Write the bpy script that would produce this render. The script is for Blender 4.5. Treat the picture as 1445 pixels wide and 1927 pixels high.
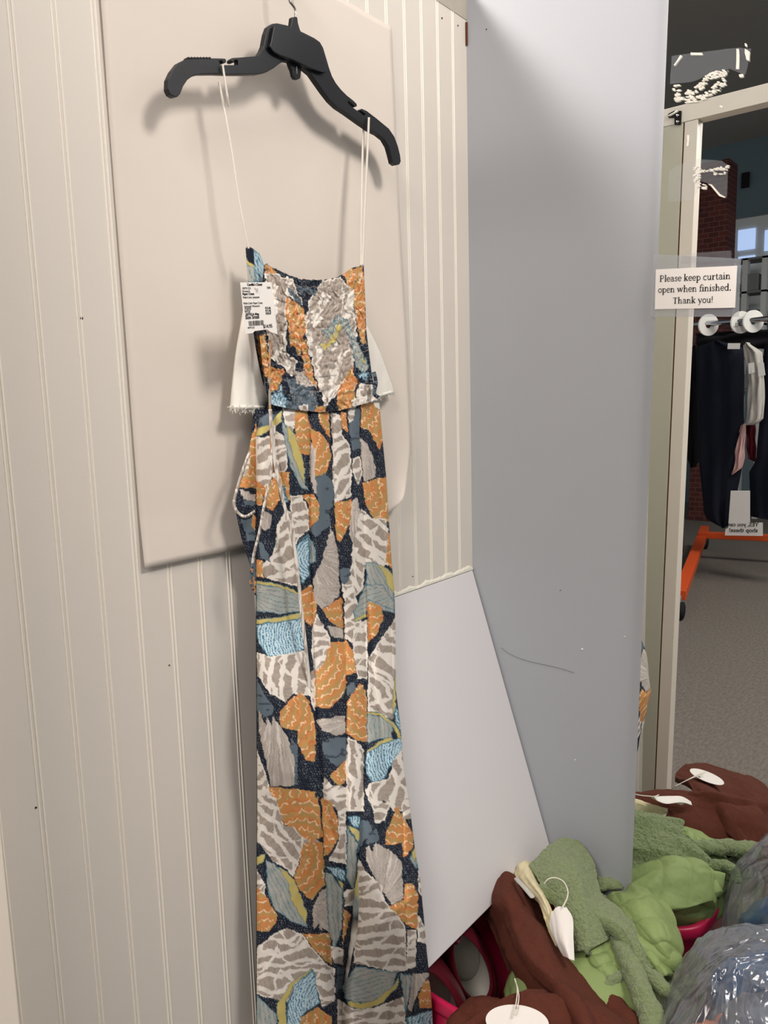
import bpy, bmesh, math, random
import numpy as np
from mathutils import Vector
for o in list(bpy.data.objects): bpy.data.objects.remove(o)
S = bpy.context.scene
# ------------------------------------------------------------------ camera
CZ = 1.35                      # camera height
CAMD = 0.85                    # camera distance from the beadboard wall (y = 0)
YAW, PIT, ROL, FPX = 0.681956, 0.14507462, -0.02804237, 1447.0
IW, IH = 1445.0, 1927.0
_f = np.array([math.cos(PIT)*math.cos(YAW), math.cos(PIT)*math.sin(YAW), -math.sin(PIT)])
_r = np.array([math.sin(YAW), -math.cos(YAW), 0.0]); _u = np.cross(_r, _f)
_c, _s = math.cos(ROL), math.sin(ROL)
_R, _U = _c*_r + _s*_u, -_s*_r + _c*_u
CAM = np.array([0.0, -CAMD, CZ])
from mathutils import Matrix
cd = bpy.data.cameras.new('camera'); cam = bpy.data.objects.new('camera', cd)
S.collection.objects.link(cam); S.camera = cam
cd.sensor_fit = 'VERTICAL'; cd.sensor_height = 36.0; cd.lens = 36.0*FPX/IH
cd.clip_start = 0.02; cd.clip_end = 60
cam.matrix_world = Matrix(((_R[0], _U[0], -_f[0], CAM[0]), (_R[1], _U[1], -_f[1], CAM[1]), (_R[2], _U[2], -_f[2], CAM[2]), (0, 0, 0, 1)))
# ------------------------------------------------------------------ view, world, lights
S.view_settings.view_transform = 'Standard'; S.view_settings.look = 'None'
S.view_settings.gamma = 1.0; S.view_settings.exposure = 0.0
S.view_settings.use_curve_mapping = False
w = bpy.data.worlds.new('world'); S.world = w; w.use_nodes = True
w.node_tree.nodes['Background'].inputs[0].default_value = (0.85, 0.90, 0.98, 1)
w.node_tree.nodes['Background'].inputs[1].default_value = 0.30
def area(name, loc, target, sx, sy, power, col):
    l = bpy.data.lights.new(name, 'AREA'); l.shape = 'RECTANGLE'; l.size = sx; l.size_y = sy
    l.energy = power; l.color = col
    o = bpy.data.objects.new(name, l); S.collection.objects.link(o); o.location = loc
    d = Vector(target)-Vector(loc); o.rotation_euler = d.to_track_quat('-Z', 'Y').to_euler()
    o.visible_camera = True
    return o
area('ceiling_lamp_light', (0.85, -1.95, 3.05), (0.75, -0.1, 1.2), 0.5, 0.5, 37, (1.0, 0.915, 0.85))
area('rear_lamp_light', (0.25, 0.80, 3.15), (1.30, -0.5, 2.0), 0.5, 0.35, 52, (1.0, 0.92, 0.88))
area('shop_lamp_light', (-2.6, -1.2, 3.2), (-2.8, -.2, 0), 1.0, 1.0, 70, (1.0, 0.95, 0.90))
area('doorway_fill_light', (-1.1, -0.9, 2.9), (0.5, -0.1, 0.7), 0.9, 0.9, 30, (1.0, 0.88, 0.82))
XM = 1.3345                     # plane of the mirror wall
# ------------------------------------------------------------------ measuring helpers
def ray(x, y):
    x = np.asarray(x, float); y = np.asarray(y, float)
    a = (x-IW/2)/FPX; b = (y-IH/2)/FPX
    return _f + a[..., None]*_R - b[..., None]*_U
def PY(x, y, Y):                # point on a plane parallel to the beadboard wall
    r = ray(x, y); t = (np.asarray(Y)+CAMD)/r[..., 1]; return CAM + r*t[..., None]
def PX(x, y, X):
    r = ray(x, y); t = np.asarray(X)/r[..., 0]; return CAM + r*t[..., None]
def PZ(x, y, z):                # z above the floor
    r = ray(x, y); t = (np.asarray(z)-CZ)/r[..., 2]; return CAM + r*t[..., None]
def MX(x, y, X):                # point seen in the mirror, lying on the real plane X
    q = PX(x, y, 2*XM-X); q[..., 0] = 2*XM - q[..., 0]; return q
# ------------------------------------------------------------------ noise
def _hash(i, j, k=0, seed=0):
    n = (i.astype(np.int64)*73856093) ^ (j.astype(np.int64)*19349663) ^ (np.int64(k)*83492791 if np.isscalar(k) else k.astype(np.int64)*83492791) ^ np.int64(seed*2654435761 & 0x7fffffff)
    n = (n ^ (n >> 13))*1274126177 & 0x7fffffff; n = (n ^ (n >> 16))*668265263 & 0x7fffffff
    return (n ^ (n >> 15)) % 65536/65535.0
def vn(x, y, seed=0):
    x = np.asarray(x, float); y = np.asarray(y, float)
    i = np.floor(x); j = np.floor(y); u = x-i; v = y-j; u = u*u*(3-2*u); v = v*v*(3-2*v)
    i = i.astype(np.int64); j = j.astype(np.int64)
    a = _hash(i, j, 0, seed); b = _hash(i+1, j, 0, seed); c = _hash(i, j+1, 0, seed); d = _hash(i+1, j+1, 0, seed)
    return (a*(1-u)+b*u)*(1-v)+(c*(1-u)+d*u)*v
def vn3(p, seed=0):
    f = np.floor(p); t = p-f; t = t*t*(3-2*t); f = f.astype(np.int64); out = 0
    for a in (0, 1):
        for b in (0, 1):
            for c in (0, 1):
                wgt = (t[:, 0] if a else 1-t[:, 0])*(t[:, 1] if b else 1-t[:, 1])*(t[:, 2] if c else 1-t[:, 2])
                out = out + wgt*_hash(f[:, 0]+a, f[:, 1]+b, f[:, 2]+c, seed)
    return out
# ------------------------------------------------------------------ materials
def srgb(c):
    return tuple(((v/255.0)/12.92 if v/255.0 <= 0.04045 else ((v/255.0+0.055)/1.055)**2.4) for v in c)
def mat(name, col, rough=0.7, metal=0.0, noise=0.0, nscale=20.0, bump=0.0, bscale=200.0, spec=0.3, sheen=0.0, trans=0.0, attr=None, emit=None, bdist=0.001, aniso=(1, 1, 1)):
    m = bpy.data.materials.new(name); m.use_nodes = True; nt = m.node_tree; N = nt.nodes; L = nt.links
    b = N['Principled BSDF']; c = srgb(col)+(1,)
    b.inputs['Base Color'].default_value = c; b.inputs['Roughness'].default_value = rough
    b.inputs['Metallic'].default_value = metal; b.inputs['Specular IOR Level'].default_value = spec
    if sheen: b.inputs['Sheen Weight'].default_value = sheen
    tc = N.new('ShaderNodeTexCoord'); mp = N.new('ShaderNodeMapping'); mp.inputs['Scale'].default_value = aniso
    L.new(tc.outputs['Object'], mp.inputs[0])
    src = None
    if attr:
        a = N.new('ShaderNodeAttribute'); a.attribute_name = attr; src = a.outputs['Color']
    n = N.new('ShaderNodeTexNoise'); n.inputs['Scale'].default_value = nscale; n.inputs['Detail'].default_value = 4; L.new(mp.outputs[0], n.inputs[0])
    mx = N.new('ShaderNodeMix'); mx.data_type = 'RGBA'; mx.blend_type = 'MULTIPLY'; mx.inputs[0].default_value = 1.0
    rp = N.new('ShaderNodeMapRange'); rp.inputs['To Min'].default_value = 1-noise; rp.inputs['To Max'].default_value = 1+noise*0.3
    L.new(n.outputs[0], rp.inputs[0])
    if src: L.new(src, mx.inputs[6])
    else: mx.inputs[6].default_value = c
    L.new(rp.outputs[0], mx.inputs[7]); L.new(mx.outputs[2], b.inputs['Base Color'])
    if bump:
        n2 = N.new('ShaderNodeTexNoise'); n2.inputs['Scale'].default_value = bscale; n2.inputs['Detail'].default_value = 3; L.new(mp.outputs[0], n2.inputs[0])
        bp = N.new('ShaderNodeBump'); bp.inputs['Strength'].default_value = bump; bp.inputs['Distance'].default_value = bdist
        L.new(n2.outputs[0], bp.inputs['Height']); L.new(bp.outputs[0], b.inputs['Normal'])
    if emit: b.inputs['Emission Color'].default_value = srgb(emit[:3])+(1,); b.inputs['Emission Strength'].default_value = emit[3]
    if trans:
        out = N['Material Output']; t = N.new('ShaderNodeBsdfTransparent'); ms = N.new('ShaderNodeMixShader'); ms.inputs[0].default_value = 1-trans
        L.new(t.outputs[0], ms.inputs[1]); L.new(b.outputs[0], ms.inputs[2]); L.new(ms.outputs[0], out.inputs[0])
    return m
M = dict(
 bead=mat('beadboard_paint', (218, 212, 202), 0.5, noise=0.05, nscale=3, bump=0.1, bscale=300),
 ridge=mat('bead_highlight_paint', (240, 234, 222), 0.35, spec=0.6),  # lighter colour on the ridges paints in the bright highlights along the beads
 wallm=mat('grey_wall_paint', (174, 178, 183), 0.6, noise=0.05, nscale=4, bump=0.1, bscale=250),
 panel=mat('white_board_paint', (215, 213, 214), 0.55, noise=0.03, nscale=5),
 paper=mat('poster_paper', (220, 211, 200), 0.6, noise=0.04, nscale=6),
 jamb=mat('jamb_paint', (232, 222, 208), 0.5, noise=0.05, nscale=6),
 jambg=mat('casing_paint', (196, 193, 176), 0.5, noise=0.07, nscale=5),
 brown=mat('bare_wood', (104, 60, 38), 0.8, noise=0.2),
 cap=mat('grey_primer', (178, 172, 160), 0.8, noise=0.15, nscale=30),
 caulk=mat('caulk', (226, 224, 210), 0.7),
 black=mat('black_plastic', (17, 20, 26), 0.42, spec=0.32, bump=0.05, bscale=600),
 steel=mat('steel_wire', (170, 165, 160), 0.25, metal=1.0),
 string=mat('white_cord', (232, 226, 214), 0.7),
 denim=mat('white_twill', (232, 229, 220), 0.85, bump=0.3, bscale=900, noise=0.04),
 printf=mat('printed_rayon', (255, 255, 255), 0.75, attr='Col', bump=0.15, bscale=1500, spec=0.2, bdist=0.0005),
 card=mat('white_card', (238, 234, 228), 0.6),
 ink=mat('black_ink', (22, 22, 24), 0.6),
 sherpa=mat('green_sherpa', (134, 150, 104), 0.95, noise=0.25, nscale=120, bump=1.0, bscale=260, bdist=0.006, sheen=0.3),
 shell=mat('green_quilted_shell', (138, 158, 100), 0.6, noise=0.08, nscale=30, bump=0.4, bscale=90, bdist=0.003),
 gauze=mat('brown_gauze', (92, 46, 32), 0.9, noise=0.2, nscale=160, bump=0.7, bscale=350, bdist=0.002),
 cream=mat('cream_lace', (226, 216, 178), 0.85, noise=0.1, nscale=150, bump=0.6, bscale=400, bdist=0.002),
 maroon=mat('maroon_rubber', (104, 28, 42), 0.35, spec=0.5, noise=0.1),
 sole=mat('charcoal_rubber', (48, 46, 52), 0.6),
 lining=mat('grey_felt', (196, 194, 186), 0.95, noise=0.2, nscale=200),
 dark=mat('dark_fabric', (30, 28, 32), 0.95),
 pink=mat('pink_plastic', (204, 34, 84), 0.35, spec=0.5),
 carpet=mat('grey_carpet', (128, 120, 112), 0.95, noise=0.6, nscale=38, bump=0.8, bscale=80, bdist=0.01, aniso=(1, 2.5, 1)),
 ceil=mat('ceiling_tile', (165, 158, 148), 0.9, noise=0.1, nscale=2),
 shopw=mat('blue_grey_paint', (112, 128, 134), 0.8, noise=0.05),
 white=mat('white_trim_paint', (206, 208, 206), 0.6),
 pane=mat('daylight_pane', (170, 190, 225), 0.3, emit=(175, 195, 235, 1.0)),
 orange=mat('orange_enamel', (214, 84, 38), 0.4),
 chrome=mat('chrome', (190, 190, 195), 0.15, metal=1.0),
 grey=mat('grey_paint', (120, 122, 120), 0.6),
 navy=mat('navy_fabric', (16, 20, 34), 0.9, noise=0.2),
 lightc=mat('grey_knit', (196, 190, 182), 0.9, noise=0.2, nscale=60),
 pinkc=mat('pink_fabric', (205, 165, 160), 0.9), redc=mat('dark_red_fabric', (110, 32, 44), 0.9),
 orangec=mat('orange_fabric', (204, 128, 96), 0.85, bump=0.5, bscale=60, bdist=0.004),
 bluec=mat('blue_fabric', (24, 84, 136), 0.85, bump=0.5, bscale=60, bdist=0.004),
 greyc=mat('slate_fabric', (92, 98, 112), 0.85, bump=0.5, bscale=60, bdist=0.004),
 tape=mat('clear_tape', (200, 204, 212), 0.15, spec=0.6, trans=0.95),
 pocket=mat('clear_plastic_pocket', (196, 200, 208), 0.12, spec=0.6, trans=0.84),
 flake=mat('paper_residue', (232, 228, 216), 0.8, noise=0.2, nscale=300),
)
# mirror, brick and bag film
def mirror_mat():
    m = bpy.data.materials.new('silvered_glass'); m.use_nodes = True; b = m.node_tree.nodes['Principled BSDF']
    b.inputs['Metallic'].default_value = 1; b.inputs['Roughness'].default_value = 0.0; b.inputs['Base Color'].default_value = (0.86, 0.89, 0.88, 1); return m
M['mirror'] = mirror_mat()
def brick_mat():
    m = bpy.data.materials.new('red_brick'); m.use_nodes = True; N = m.node_tree.nodes; L = m.node_tree.links
    tc = N.new('ShaderNodeTexCoord'); mp = N.new('ShaderNodeMapping'); mp.inputs['Rotation'].default_value = (0, math.pi/2, 0) ; b = N.new('ShaderNodeTexBrick')
    sx = N.new('ShaderNodeSeparateXYZ'); cb = N.new('ShaderNodeCombineXYZ'); L.new(tc.outputs['Object'], sx.inputs[0]); L.new(sx.outputs[1], cb.inputs[0]); L.new(sx.outputs[2], cb.inputs[1])
    b.inputs['Color1'].default_value = srgb((96, 44, 36))+(1,); b.inputs['Color2'].default_value = srgb((74, 34, 30))+(1,); b.inputs['Mortar'].default_value = srgb((120, 88, 78))+(1,)
    b.inputs['Scale'].default_value = 5.0; b.inputs['Mortar Size'].default_value = 0.012; L.new(cb.outputs[0], b.inputs[0]); L.new(b.outputs[0], N['Principled BSDF'].inputs['Base Color']); N['Principled BSDF'].inputs['Roughness'].default_value = .9
    return m
M['brick'] = brick_mat()
def bag_mat():
    m = bpy.data.materials.new('clear_bag_film'); m.use_nodes = True; N = m.node_tree.nodes; L = m.node_tree.links; N.remove(N['Principled BSDF'])
    tr = N.new('ShaderNodeBsdfTransparent'); tr.inputs[0].default_value = (.93, .95, .97, 1)
    gl = N.new('ShaderNodeBsdfGlossy'); gl.inputs[1].default_value = 0.22; df = N.new('ShaderNodeBsdfDiffuse'); df.inputs[0].default_value = srgb((198, 204, 214))+(1,)
    a = N.new('ShaderNodeMixShader'); a.inputs[0].default_value = 0.6; L.new(gl.outputs[0], a.inputs[2]); L.new(df.outputs[0], a.inputs[1])
    b = N.new('ShaderNodeMixShader'); lw = N.new('ShaderNodeLayerWeight'); lw.inputs[0].default_value = 0.35; rp = N.new('ShaderNodeMapRange'); rp.inputs['To Min'].default_value = .14; rp.inputs['To Max'].default_value = .85
    tc = N.new('ShaderNodeTexCoord'); mp = N.new('ShaderNodeMapping'); mp.inputs['Scale'].default_value = (1, 1, .35); L.new(tc.outputs['Object'], mp.inputs[0])
    nz = N.new('ShaderNodeTexNoise'); nz.inputs['Scale'].default_value = 8; nz.inputs['Detail'].default_value = 2.5; nz.inputs['Distortion'].default_value = 1.6; L.new(mp.outputs[0], nz.inputs[0])
    bp = N.new('ShaderNodeBump'); bp.inputs['Strength'].default_value = 1.0; bp.inputs['Distance'].default_value = .05; L.new(nz.outputs[0], bp.inputs['Height']); L.new(bp.outputs[0], gl.inputs['Normal']); L.new(bp.outputs[0], df.inputs['Normal']); L.new(bp.outputs[0], lw.inputs['Normal'])
    L.new(lw.outputs['Facing'], rp.inputs[0]); L.new(rp.outputs[0], b.inputs[0]); L.new(tr.outputs[0], b.inputs[1]); L.new(a.outputs[0], b.inputs[2]); L.new(b.outputs[0], N['Material Output'].inputs[0])
    return m
M['bag'] = bag_mat()
# ------------------------------------------------------------------ mesh helpers
def tag(o, label=None, cat=None, group=None, kind=None):
    if label: o['label'] = label
    if cat: o['category'] = cat
    if group: o['group'] = group
    if kind: o['kind'] = kind
    return o
def empty(name, loc):
    o = bpy.data.objects.new(name, None); S.collection.objects.link(o); o.location = loc; o.empty_display_size = 0.05; return o
def link(name, me, m, parent=None, smooth=False):
    o = bpy.data.objects.new(name, me); S.collection.objects.link(o)
    if m is not None: me.materials.append(m if not isinstance(m, str) else M[m])
    if smooth: me.polygons.foreach_set('use_smooth', [True]*len(me.polygons))
    if parent is not None:
        o.parent = parent; o.matrix_parent_inverse = Matrix.Translation(parent.location).inverted()
    return o
def mesh(name, V, Fc, m, parent=None, smooth=False):
    me = bpy.data.meshes.new(name); me.from_pydata([tuple(map(float, v)) for v in V], [], [tuple(f) for f in Fc]); me.update()
    return link(name, me, m, parent, smooth)
def box(bm, x0, x1, y0, y1, z0, z1):
    v = [bm.verts.new((x, y, z)) for x in (x0, x1) for y in (y0, y1) for z in (z0, z1)]
    for f in ((0, 1, 3, 2), (4, 6, 7, 5), (0, 4, 5, 1), (2, 3, 7, 6), (0, 2, 6, 4), (1, 5, 7, 3)): bm.faces.new([v[i] for i in f])
def fin(bm, name, m, parent=None, smooth=False, bevel=0.0):
    if bevel: bmesh.ops.bevel(bm, geom=bm.edges[:], offset=bevel, segments=2, affect='EDGES', profile=0.5)
    bmesh.ops.recalc_face_normals(bm, faces=bm.faces[:])
    me = bpy.data.meshes.new(name); bm.to_mesh(me); bm.free(); return link(name, me, m, parent, smooth)
def boxo(name, m, dims, parent=None, bevel=0.0):
    bm = bmesh.new(); box(bm, *dims); return fin(bm, name, m, parent, bevel=bevel)
def grid_faces(nu, nv, wrap=False, off=0):
    i = np.arange(nu-1)[:, None]; j = np.arange(nv if wrap else nv-1)[None, :]; jn = (j+1) % nv
    a = i*nv+j; b = i*nv+jn; c = (i+1)*nv+jn; d = (i+1)*nv+j
    return np.stack([a, b, c, d], -1).reshape(-1, 4)+off
def fast_mesh(name, V, Fq, m, parent=None, col=None, smooth=True):
    me = bpy.data.meshes.new(name); V = np.asarray(V, np.float32); Fq = np.asarray(Fq, np.int32)
    me.vertices.add(len(V)); me.vertices.foreach_set('co', V.ravel())
    me.loops.add(Fq.size); me.loops.foreach_set('vertex_index', Fq.ravel())
    me.polygons.add(len(Fq)); me.polygons.foreach_set('loop_start', np.arange(0, Fq.size, 4, dtype=np.int32))
    me.polygons.foreach_set('loop_total', np.full(len(Fq), 4, np.int32))
    me.update(calc_edges=True); me.validate()
    if col is not None:
        ca = me.color_attributes.new('Col', 'FLOAT_COLOR', 'POINT'); c4 = np.ones((len(V), 4), np.float32); c4[:, :3] = col; ca.data.foreach_set('color', c4.ravel())
    return link(name, me, m, parent, smooth)
def catmull(P, n, closed=False):
    P = np.asarray(P, float); k = len(P)
    if closed: t = np.linspace(0, k, n, endpoint=False); idx = lambda i: i % k
    else: t = np.linspace(0, k-1-1e-9, n); idx = lambda i: np.clip(i, 0, k-1)
    i = np.floor(t).astype(int); u = (t-i).reshape((-1,)+(1,)*(P.ndim-1))
    a, b, c, d = P[idx(i-1)], P[idx(i)], P[idx(i+1)], P[idx(i+2)]
    return 0.5*((2*b)+(-a+c)*u+(2*a-5*b+4*c-d)*u*u+(-a+3*b-3*c+d)*u**3)
def tube_data(path, rad, ns=8, flat=1.0, up=None):
    P = np.asarray(path, float); n = len(P); T = np.gradient(P, axis=0); T /= np.linalg.norm(T, axis=1)[:, None]+1e-12
    rad = np.broadcast_to(np.asarray(rad, float), (n,)); u0 = np.array(up if up is not None else (0.13, 0.2, 1.0))
    A = np.cross(T, u0); A /= np.linalg.norm(A, axis=1)[:, None]+1e-9; B = np.cross(A, T)
    an = np.linspace(0, 2*math.pi, ns, endpoint=False)
    V = P[:, None, :] + rad[:, None, None]*(np.cos(an)[None, :, None]*A[:, None, :]+flat*np.sin(an)[None, :, None]*B[:, None, :])
    return V.reshape(-1, 3), grid_faces(n, ns, True)
def tube(name, path, rad, m, parent=None, ns=8, flat=1.0, up=None, n=None, closed=False):
    if n: path = catmull(path, n, closed)
    V, Fq = tube_data(path, rad, ns, flat, up); Fl = [tuple(f) for f in Fq]
    k = len(V)//ns
    if closed: Fl += [((k-1)*ns+j, (k-1)*ns+(j+1) % ns, (j+1) % ns, j) for j in range(ns)]
    else: Fl += [tuple(range(ns))[::-1], tuple((k-1)*ns+j for j in range(ns))]
    return mesh(name, V, Fl, m, parent, True)
def prism(name, pts, off, m, parent=None, bevel=0.0):
    """pts: list of 3D points of a planar outline, off: extrusion vector"""
    bm = bmesh.new(); vs = [bm.verts.new(tuple(p)) for p in pts]; f = bm.faces.new(vs)
    r = bmesh.ops.extrude_face_region(bm, geom=[f]); bmesh.ops.translate(bm, vec=Vector(off), verts=[g for g in r['geom'] if isinstance(g, bmesh.types.BMVert)])
    return fin(bm, name, m, parent, bevel=bevel)
def struct(o): o['kind'] = 'structure'; return o
# ------------------------------------------------------------------ setting
JX = 0.31                                  # front of the doorway casing
BT = CZ + 0.705                            # paint edge near the top of the beadboard wall
SP, OF = 0.05832151*CAMD, 0.51850333*CAMD
def bead_wall():
    ridge = []; prof = [(JX-0.045, 0.0)]
    k = -3
    while True:
        c = OF+SP*k; k += 1
        if c < JX+0.012: continue
        if c > XM-0.012: break
        # groove, rounded bead, groove
        for dx, y in ((0.0, 0), (0.0005, -.0007), (0.0013, -.0010), (0.0021, -.0007), (0.0027, 0.0006), (0.0052, 0.0006), (0.0058, -.0007), (0.0066, -.0010), (0.0074, -.0007), (0.0079, 0)):
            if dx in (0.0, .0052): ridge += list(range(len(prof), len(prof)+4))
            prof.append((c+dx, y))
    prof.append((XM, 0.0)); prof.append((XM, 0.018)); prof.append((JX-0.045, 0.018))
    V = [(x, y, z) for z in (0, BT+0.0) for x, y in prof]; n = len(prof)
    Fc = [(i, (i+1) % n, (i+1) % n+n, i+n) for i in range(n)] + [tuple(range(n, 2*n))]
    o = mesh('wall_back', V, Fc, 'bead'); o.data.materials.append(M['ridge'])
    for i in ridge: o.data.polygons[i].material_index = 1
    return o
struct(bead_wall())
struct(boxo('trim_1', 'cap', (JX-0.045, XM, -0.001, 0.018, BT, BT+0.06)))
struct(boxo('trim_2', 'brown', (XM-0.004, XM-0.0005, -0.0035, -0.0005, BT-0.045, BT-0.005)))
struct(boxo('wall_right', 'wallm', (XM, XM+0.1, -2.6, 1.6, 0, 4.1)))
struct(boxo('floor', 'carpet', (-7, XM+0.1, -3.5, 4.5, -0.05, 0)))
struct(boxo('ceiling', 'ceil', (-7, XM+0.1, -3.5, 4.5, 4.1, 4.15)))
struct(boxo('wall_far', 'shopw', (-7.1, -7, -3.5, 4.5, 0, 4.1)))
# doorway casing at the left end of the beadboard wall (leans about one degree)
def lean_box(name, m, x0, x1, y0, y1, z0, z1, k=-0.021, zr=1.3, parent=None):
    bm = bmesh.new(); box(bm, x0, x1, y0, y1, z0, z1)
    for v in bm.verts: v.co.y += k*(v.co.z-zr)
    return fin(bm, name, m, parent, bevel=0.001)
HB = CZ+0.753
dj = empty('door_1', (JX, -0.05, 0)); dj['kind'] = 'structure'
lean_box('casing', 'jambg', JX-0.045, JX, -0.072, -0.0, 0, HB-.001, zr=1.9, k=-.018, parent=dj)
lean_box('stud', 'brown', JX-0.042, JX-0.004, -0.077, -0.071, 0, HB-.001, zr=1.9, k=-.018, parent=dj)
lean_box('jamb', 'jamb', JX-0.047, JX-0.001, -0.112, -0.076, 0, HB-.001, zr=1.9, k=-.018, parent=dj)
boxo('header', 'jamb', (JX-0.047, JX, -1.35, 0.0, HB, HB+0.047), dj, 0.001)
wb_ = bpy.data.objects['wall_back']; wr_ = bpy.data.objects['wall_right']
for px_, py_, r_s in ((832, 34, .0016), (862, 48, .0015), (154, 599, .0018), (777, 1085, .0012), (68, 1520, .0012), (319, 1252, .001)):
    q = PY(float(px_), float(py_), -0.0008); tube('nail_hole', [q, q+[0, .001, 0]], r_s, 'dark', wb_, 8)
for px_, py_, r_s, m_ in ((1095, 1222, .0022, 'card'), (1082, 1430, .0014, 'card'), (1175, 1198, .0014, 'card'), (915, 55, .0012, 'dark'), (1054, 1111, .0009, 'dark')):
    q = PX(float(px_), float(py_), XM-.0006); tube('paint_chip', [q, q+[.0008, 0, 0]], r_s, m_, wr_, 7)
tube('scratch_line', [PX(float(a), float(b), XM-.0004) for a, b in ((943, 1219), (962, 1232), (990, 1243), (1020, 1250), (1055, 1258), (1080, 1266))], .0005, 'grey', wr_, 5, n=40)
# ------------------------------------------------------------------ mirror on the wall
mz = lambda z: -0.386-(z-(CZ+.72))*0.020
mt = 0.006
pts = [(XM-0.001, mz(0.12)+0.0, 0.12), (XM-0.001, mz(2.5), 2.5), (XM-0.001, -1.45, 2.5), (XM-0.001, -1.45, 0.12)]
mir = prism('wall_mirror', pts, (-mt, 0, 0), 'mirror'); tag(mir, 'tall frameless mirror fixed to the grey side wall, showing the doorway and shop', 'mirror')
mf = XM-0.001-mt                            # front face of the mirror
# paint chips and marks on the wall
# ------------------------------------------------------------------ paper sheet on the wall
def paper():
    nu, nv = 60, 90
    u = np.linspace(0, 1, nu)[:, None]*np.ones((1, nv)); v = np.ones((nu, 1))*np.linspace(0, 1, nv)[None]
    x0, x1, z1, z0 = 0.552, 1.105, CZ+0.615, CZ-0.205
    X = x0+(x1-x0)*u; Z = z0+(z1-z0)*v
    X = X + 0.006*np.sin(v*5)*u
    Y = -0.0020-0.0045*u*vn(u*4, v*5, 3)-0.0015*vn(u*9+4, v*9, 5)
    # lower right corner curls off the wall, and the right edge stands off a little
    c = np.clip((u-0.75)/0.25, 0, 1)*np.clip((0.62-v)/0.62, 0, 1); Y -= 0.020*c**1.6; k_ = np.clip((u-.78)/.22, 0, 1)**2*np.clip((0.16-v)/.16, 0, 1)**1.5; X -= 0.04*k_; Z += .03*k_
    Y -= 0.004*np.clip((0.08-v)/0.08, 0, 1)
    V = np.stack([X, Y, Z], -1).reshape(-1, 3)
    o = fast_mesh('poster_sheet', V, grid_faces(nu, nv), 'paper')
    md = o.modifiers.new('s', 'SOLIDIFY'); md.thickness = 0.0006
    return tag(o, 'large plain off-white paper sheet fixed to the beadboard behind the hanger', 'paper')
paper()
# ------------------------------------------------------------------ leaning white board
BY0, BZ0, BY1, BZ1, BXL = 0.0, CZ-0.356, -0.182, CZ-0.912, 0.905
n_ = np.array([0, BZ0-BZ1, -(BY0-BY1)]); n_ = np.array([0, -(BZ0-BZ1), (BY0-BY1)]); n_ = n_/np.linalg.norm(n_)
th = 0.012
qx = XM-0.004
pts = [(BXL, BY0-0.003, BZ0), (qx, BY0-0.003, BZ0), (qx, BY1, BZ1), (BXL, BY1, BZ1)]
lb = prism('leaning_board', pts, tuple(-n_*th*np.array([0, 1, 1])), 'panel', bevel=0.0015)
for v in lb.data.vertices:
    if v.co.y > -0.003: v.co.y = -0.003
tag(lb, 'flat white board leaning in the corner behind the printed jumpsuit', 'board')
def caulk():
    rnd = random.Random(4); bm = bmesh.new(); xs = np.linspace(BXL+.01, XM-0.003, 90); top = []; 
    V = []; Fc = []
    for i, x in enumerate(xs):
        h = 0.004+0.006*vn(x*60, 1.0, 3)+0.003*rnd.random()
        V += [(x, -0.0005, BZ0+0.001), (x, -0.004, BZ0+0.001), (x, -0.0035, BZ0+h*.6), (x, -0.0005, BZ0+h)]
    for i in range(len(xs)-1):
        for j in range(3): a = i*4+j; Fc.append((a, a+1, a+5, a+4))
    return mesh('caulk_bead', V, Fc, 'caulk', lb)
caulk()
# ------------------------------------------------------------------ hanger
HY = -0.050
def C7(pts): return [(300+x/3.0104, y/3.0118) for x, y in pts]
outl = [(85,549),(62,535),(48,505),(50,450),(72,402),(108,356),(135,342),(160,334),(200,331),(280,329),(335,330),(372,331),(380,340),(378,354),(362,358),(357,346),(338,346),(346,368),(448,368),(446,342),(425,342),(424,354),(410,352),(404,340),(412,328),(470,324),(560,317),(580,285),(592,255),(604,190),(618,150),(640,134),(668,131),(720,142),(760,158),(820,186),(880,216),(910,238),(928,270),(946,330),(962,385),(978,430),(1000,470),(1030,508),(1060,538),(1095,566),(1118,588),(1120,602),(1108,606),(1090,588),(1070,572),(1066,582),(1085,600),(1112,620),(1140,640),(1160,655),(1168,648),(1152,636),(1138,624),(1146,615),(1175,628),(1230,670),(1300,728),(1332,775),(1352,830),(1364,880),(1368,915),(1360,932),(1340,935),(1322,922),(1312,880),(1298,830),(1275,790),(1240,762),(1200,742),(1150,708),(1100,672),(1060,643),(1010,610),(970,572),(930,520),(895,470),(860,420),(822,388),(790,368),(750,350),(720,344),(690,354),(650,385),(610,408),(560,419),(480,421),(400,421),(310,418),(228,419),(190,430),(160,452),(135,490),(120,530),(104,548)]
hg = empty('clothes_hanger', tuple(PY(556.0, 130.0, HY))); tag(hg, 'black plastic clothes hanger holding the printed jumpsuit by thin white loops', 'hanger')
body = prism('hanger_body', [PY(x, y, HY) for x, y in C7(outl)], (0, 0.009, 0), 'black', hg, bevel=0.0008)
pl = [(625,262),(632,240),(650,150),(668,138),(720,150),(790,180),(890,226),(918,262),(934,320),(952,388),(946,408),(928,412),(850,384),(760,340),(680,312),(645,292)]
prism('centre_plate', [PY(x, y, HY-0.006) for x, y in C7(pl)], (0, 0.0065, 0), 'black', hg, bevel=0.001)
st = [(752,96),(782,96),(786,130),(796,165),(806,184),(742,160),(748,130)]
prism('hook_socket', [PY(x, y, HY+0.001) for x, y in C7(st)], (0, 0.007, 0), 'black', hg, bevel=0.001)
tg = [(732,346),(806,372),(802,425),(798,444),(785,450),(768,446),(758,430),(752,400),(740,372)]
tgi = prism('lower_tongue', [PY(x, y, HY+0.002) for x, y in C7(tg)], (0, 0.006, 0), 'black', hg, bevel=0.001)
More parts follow.
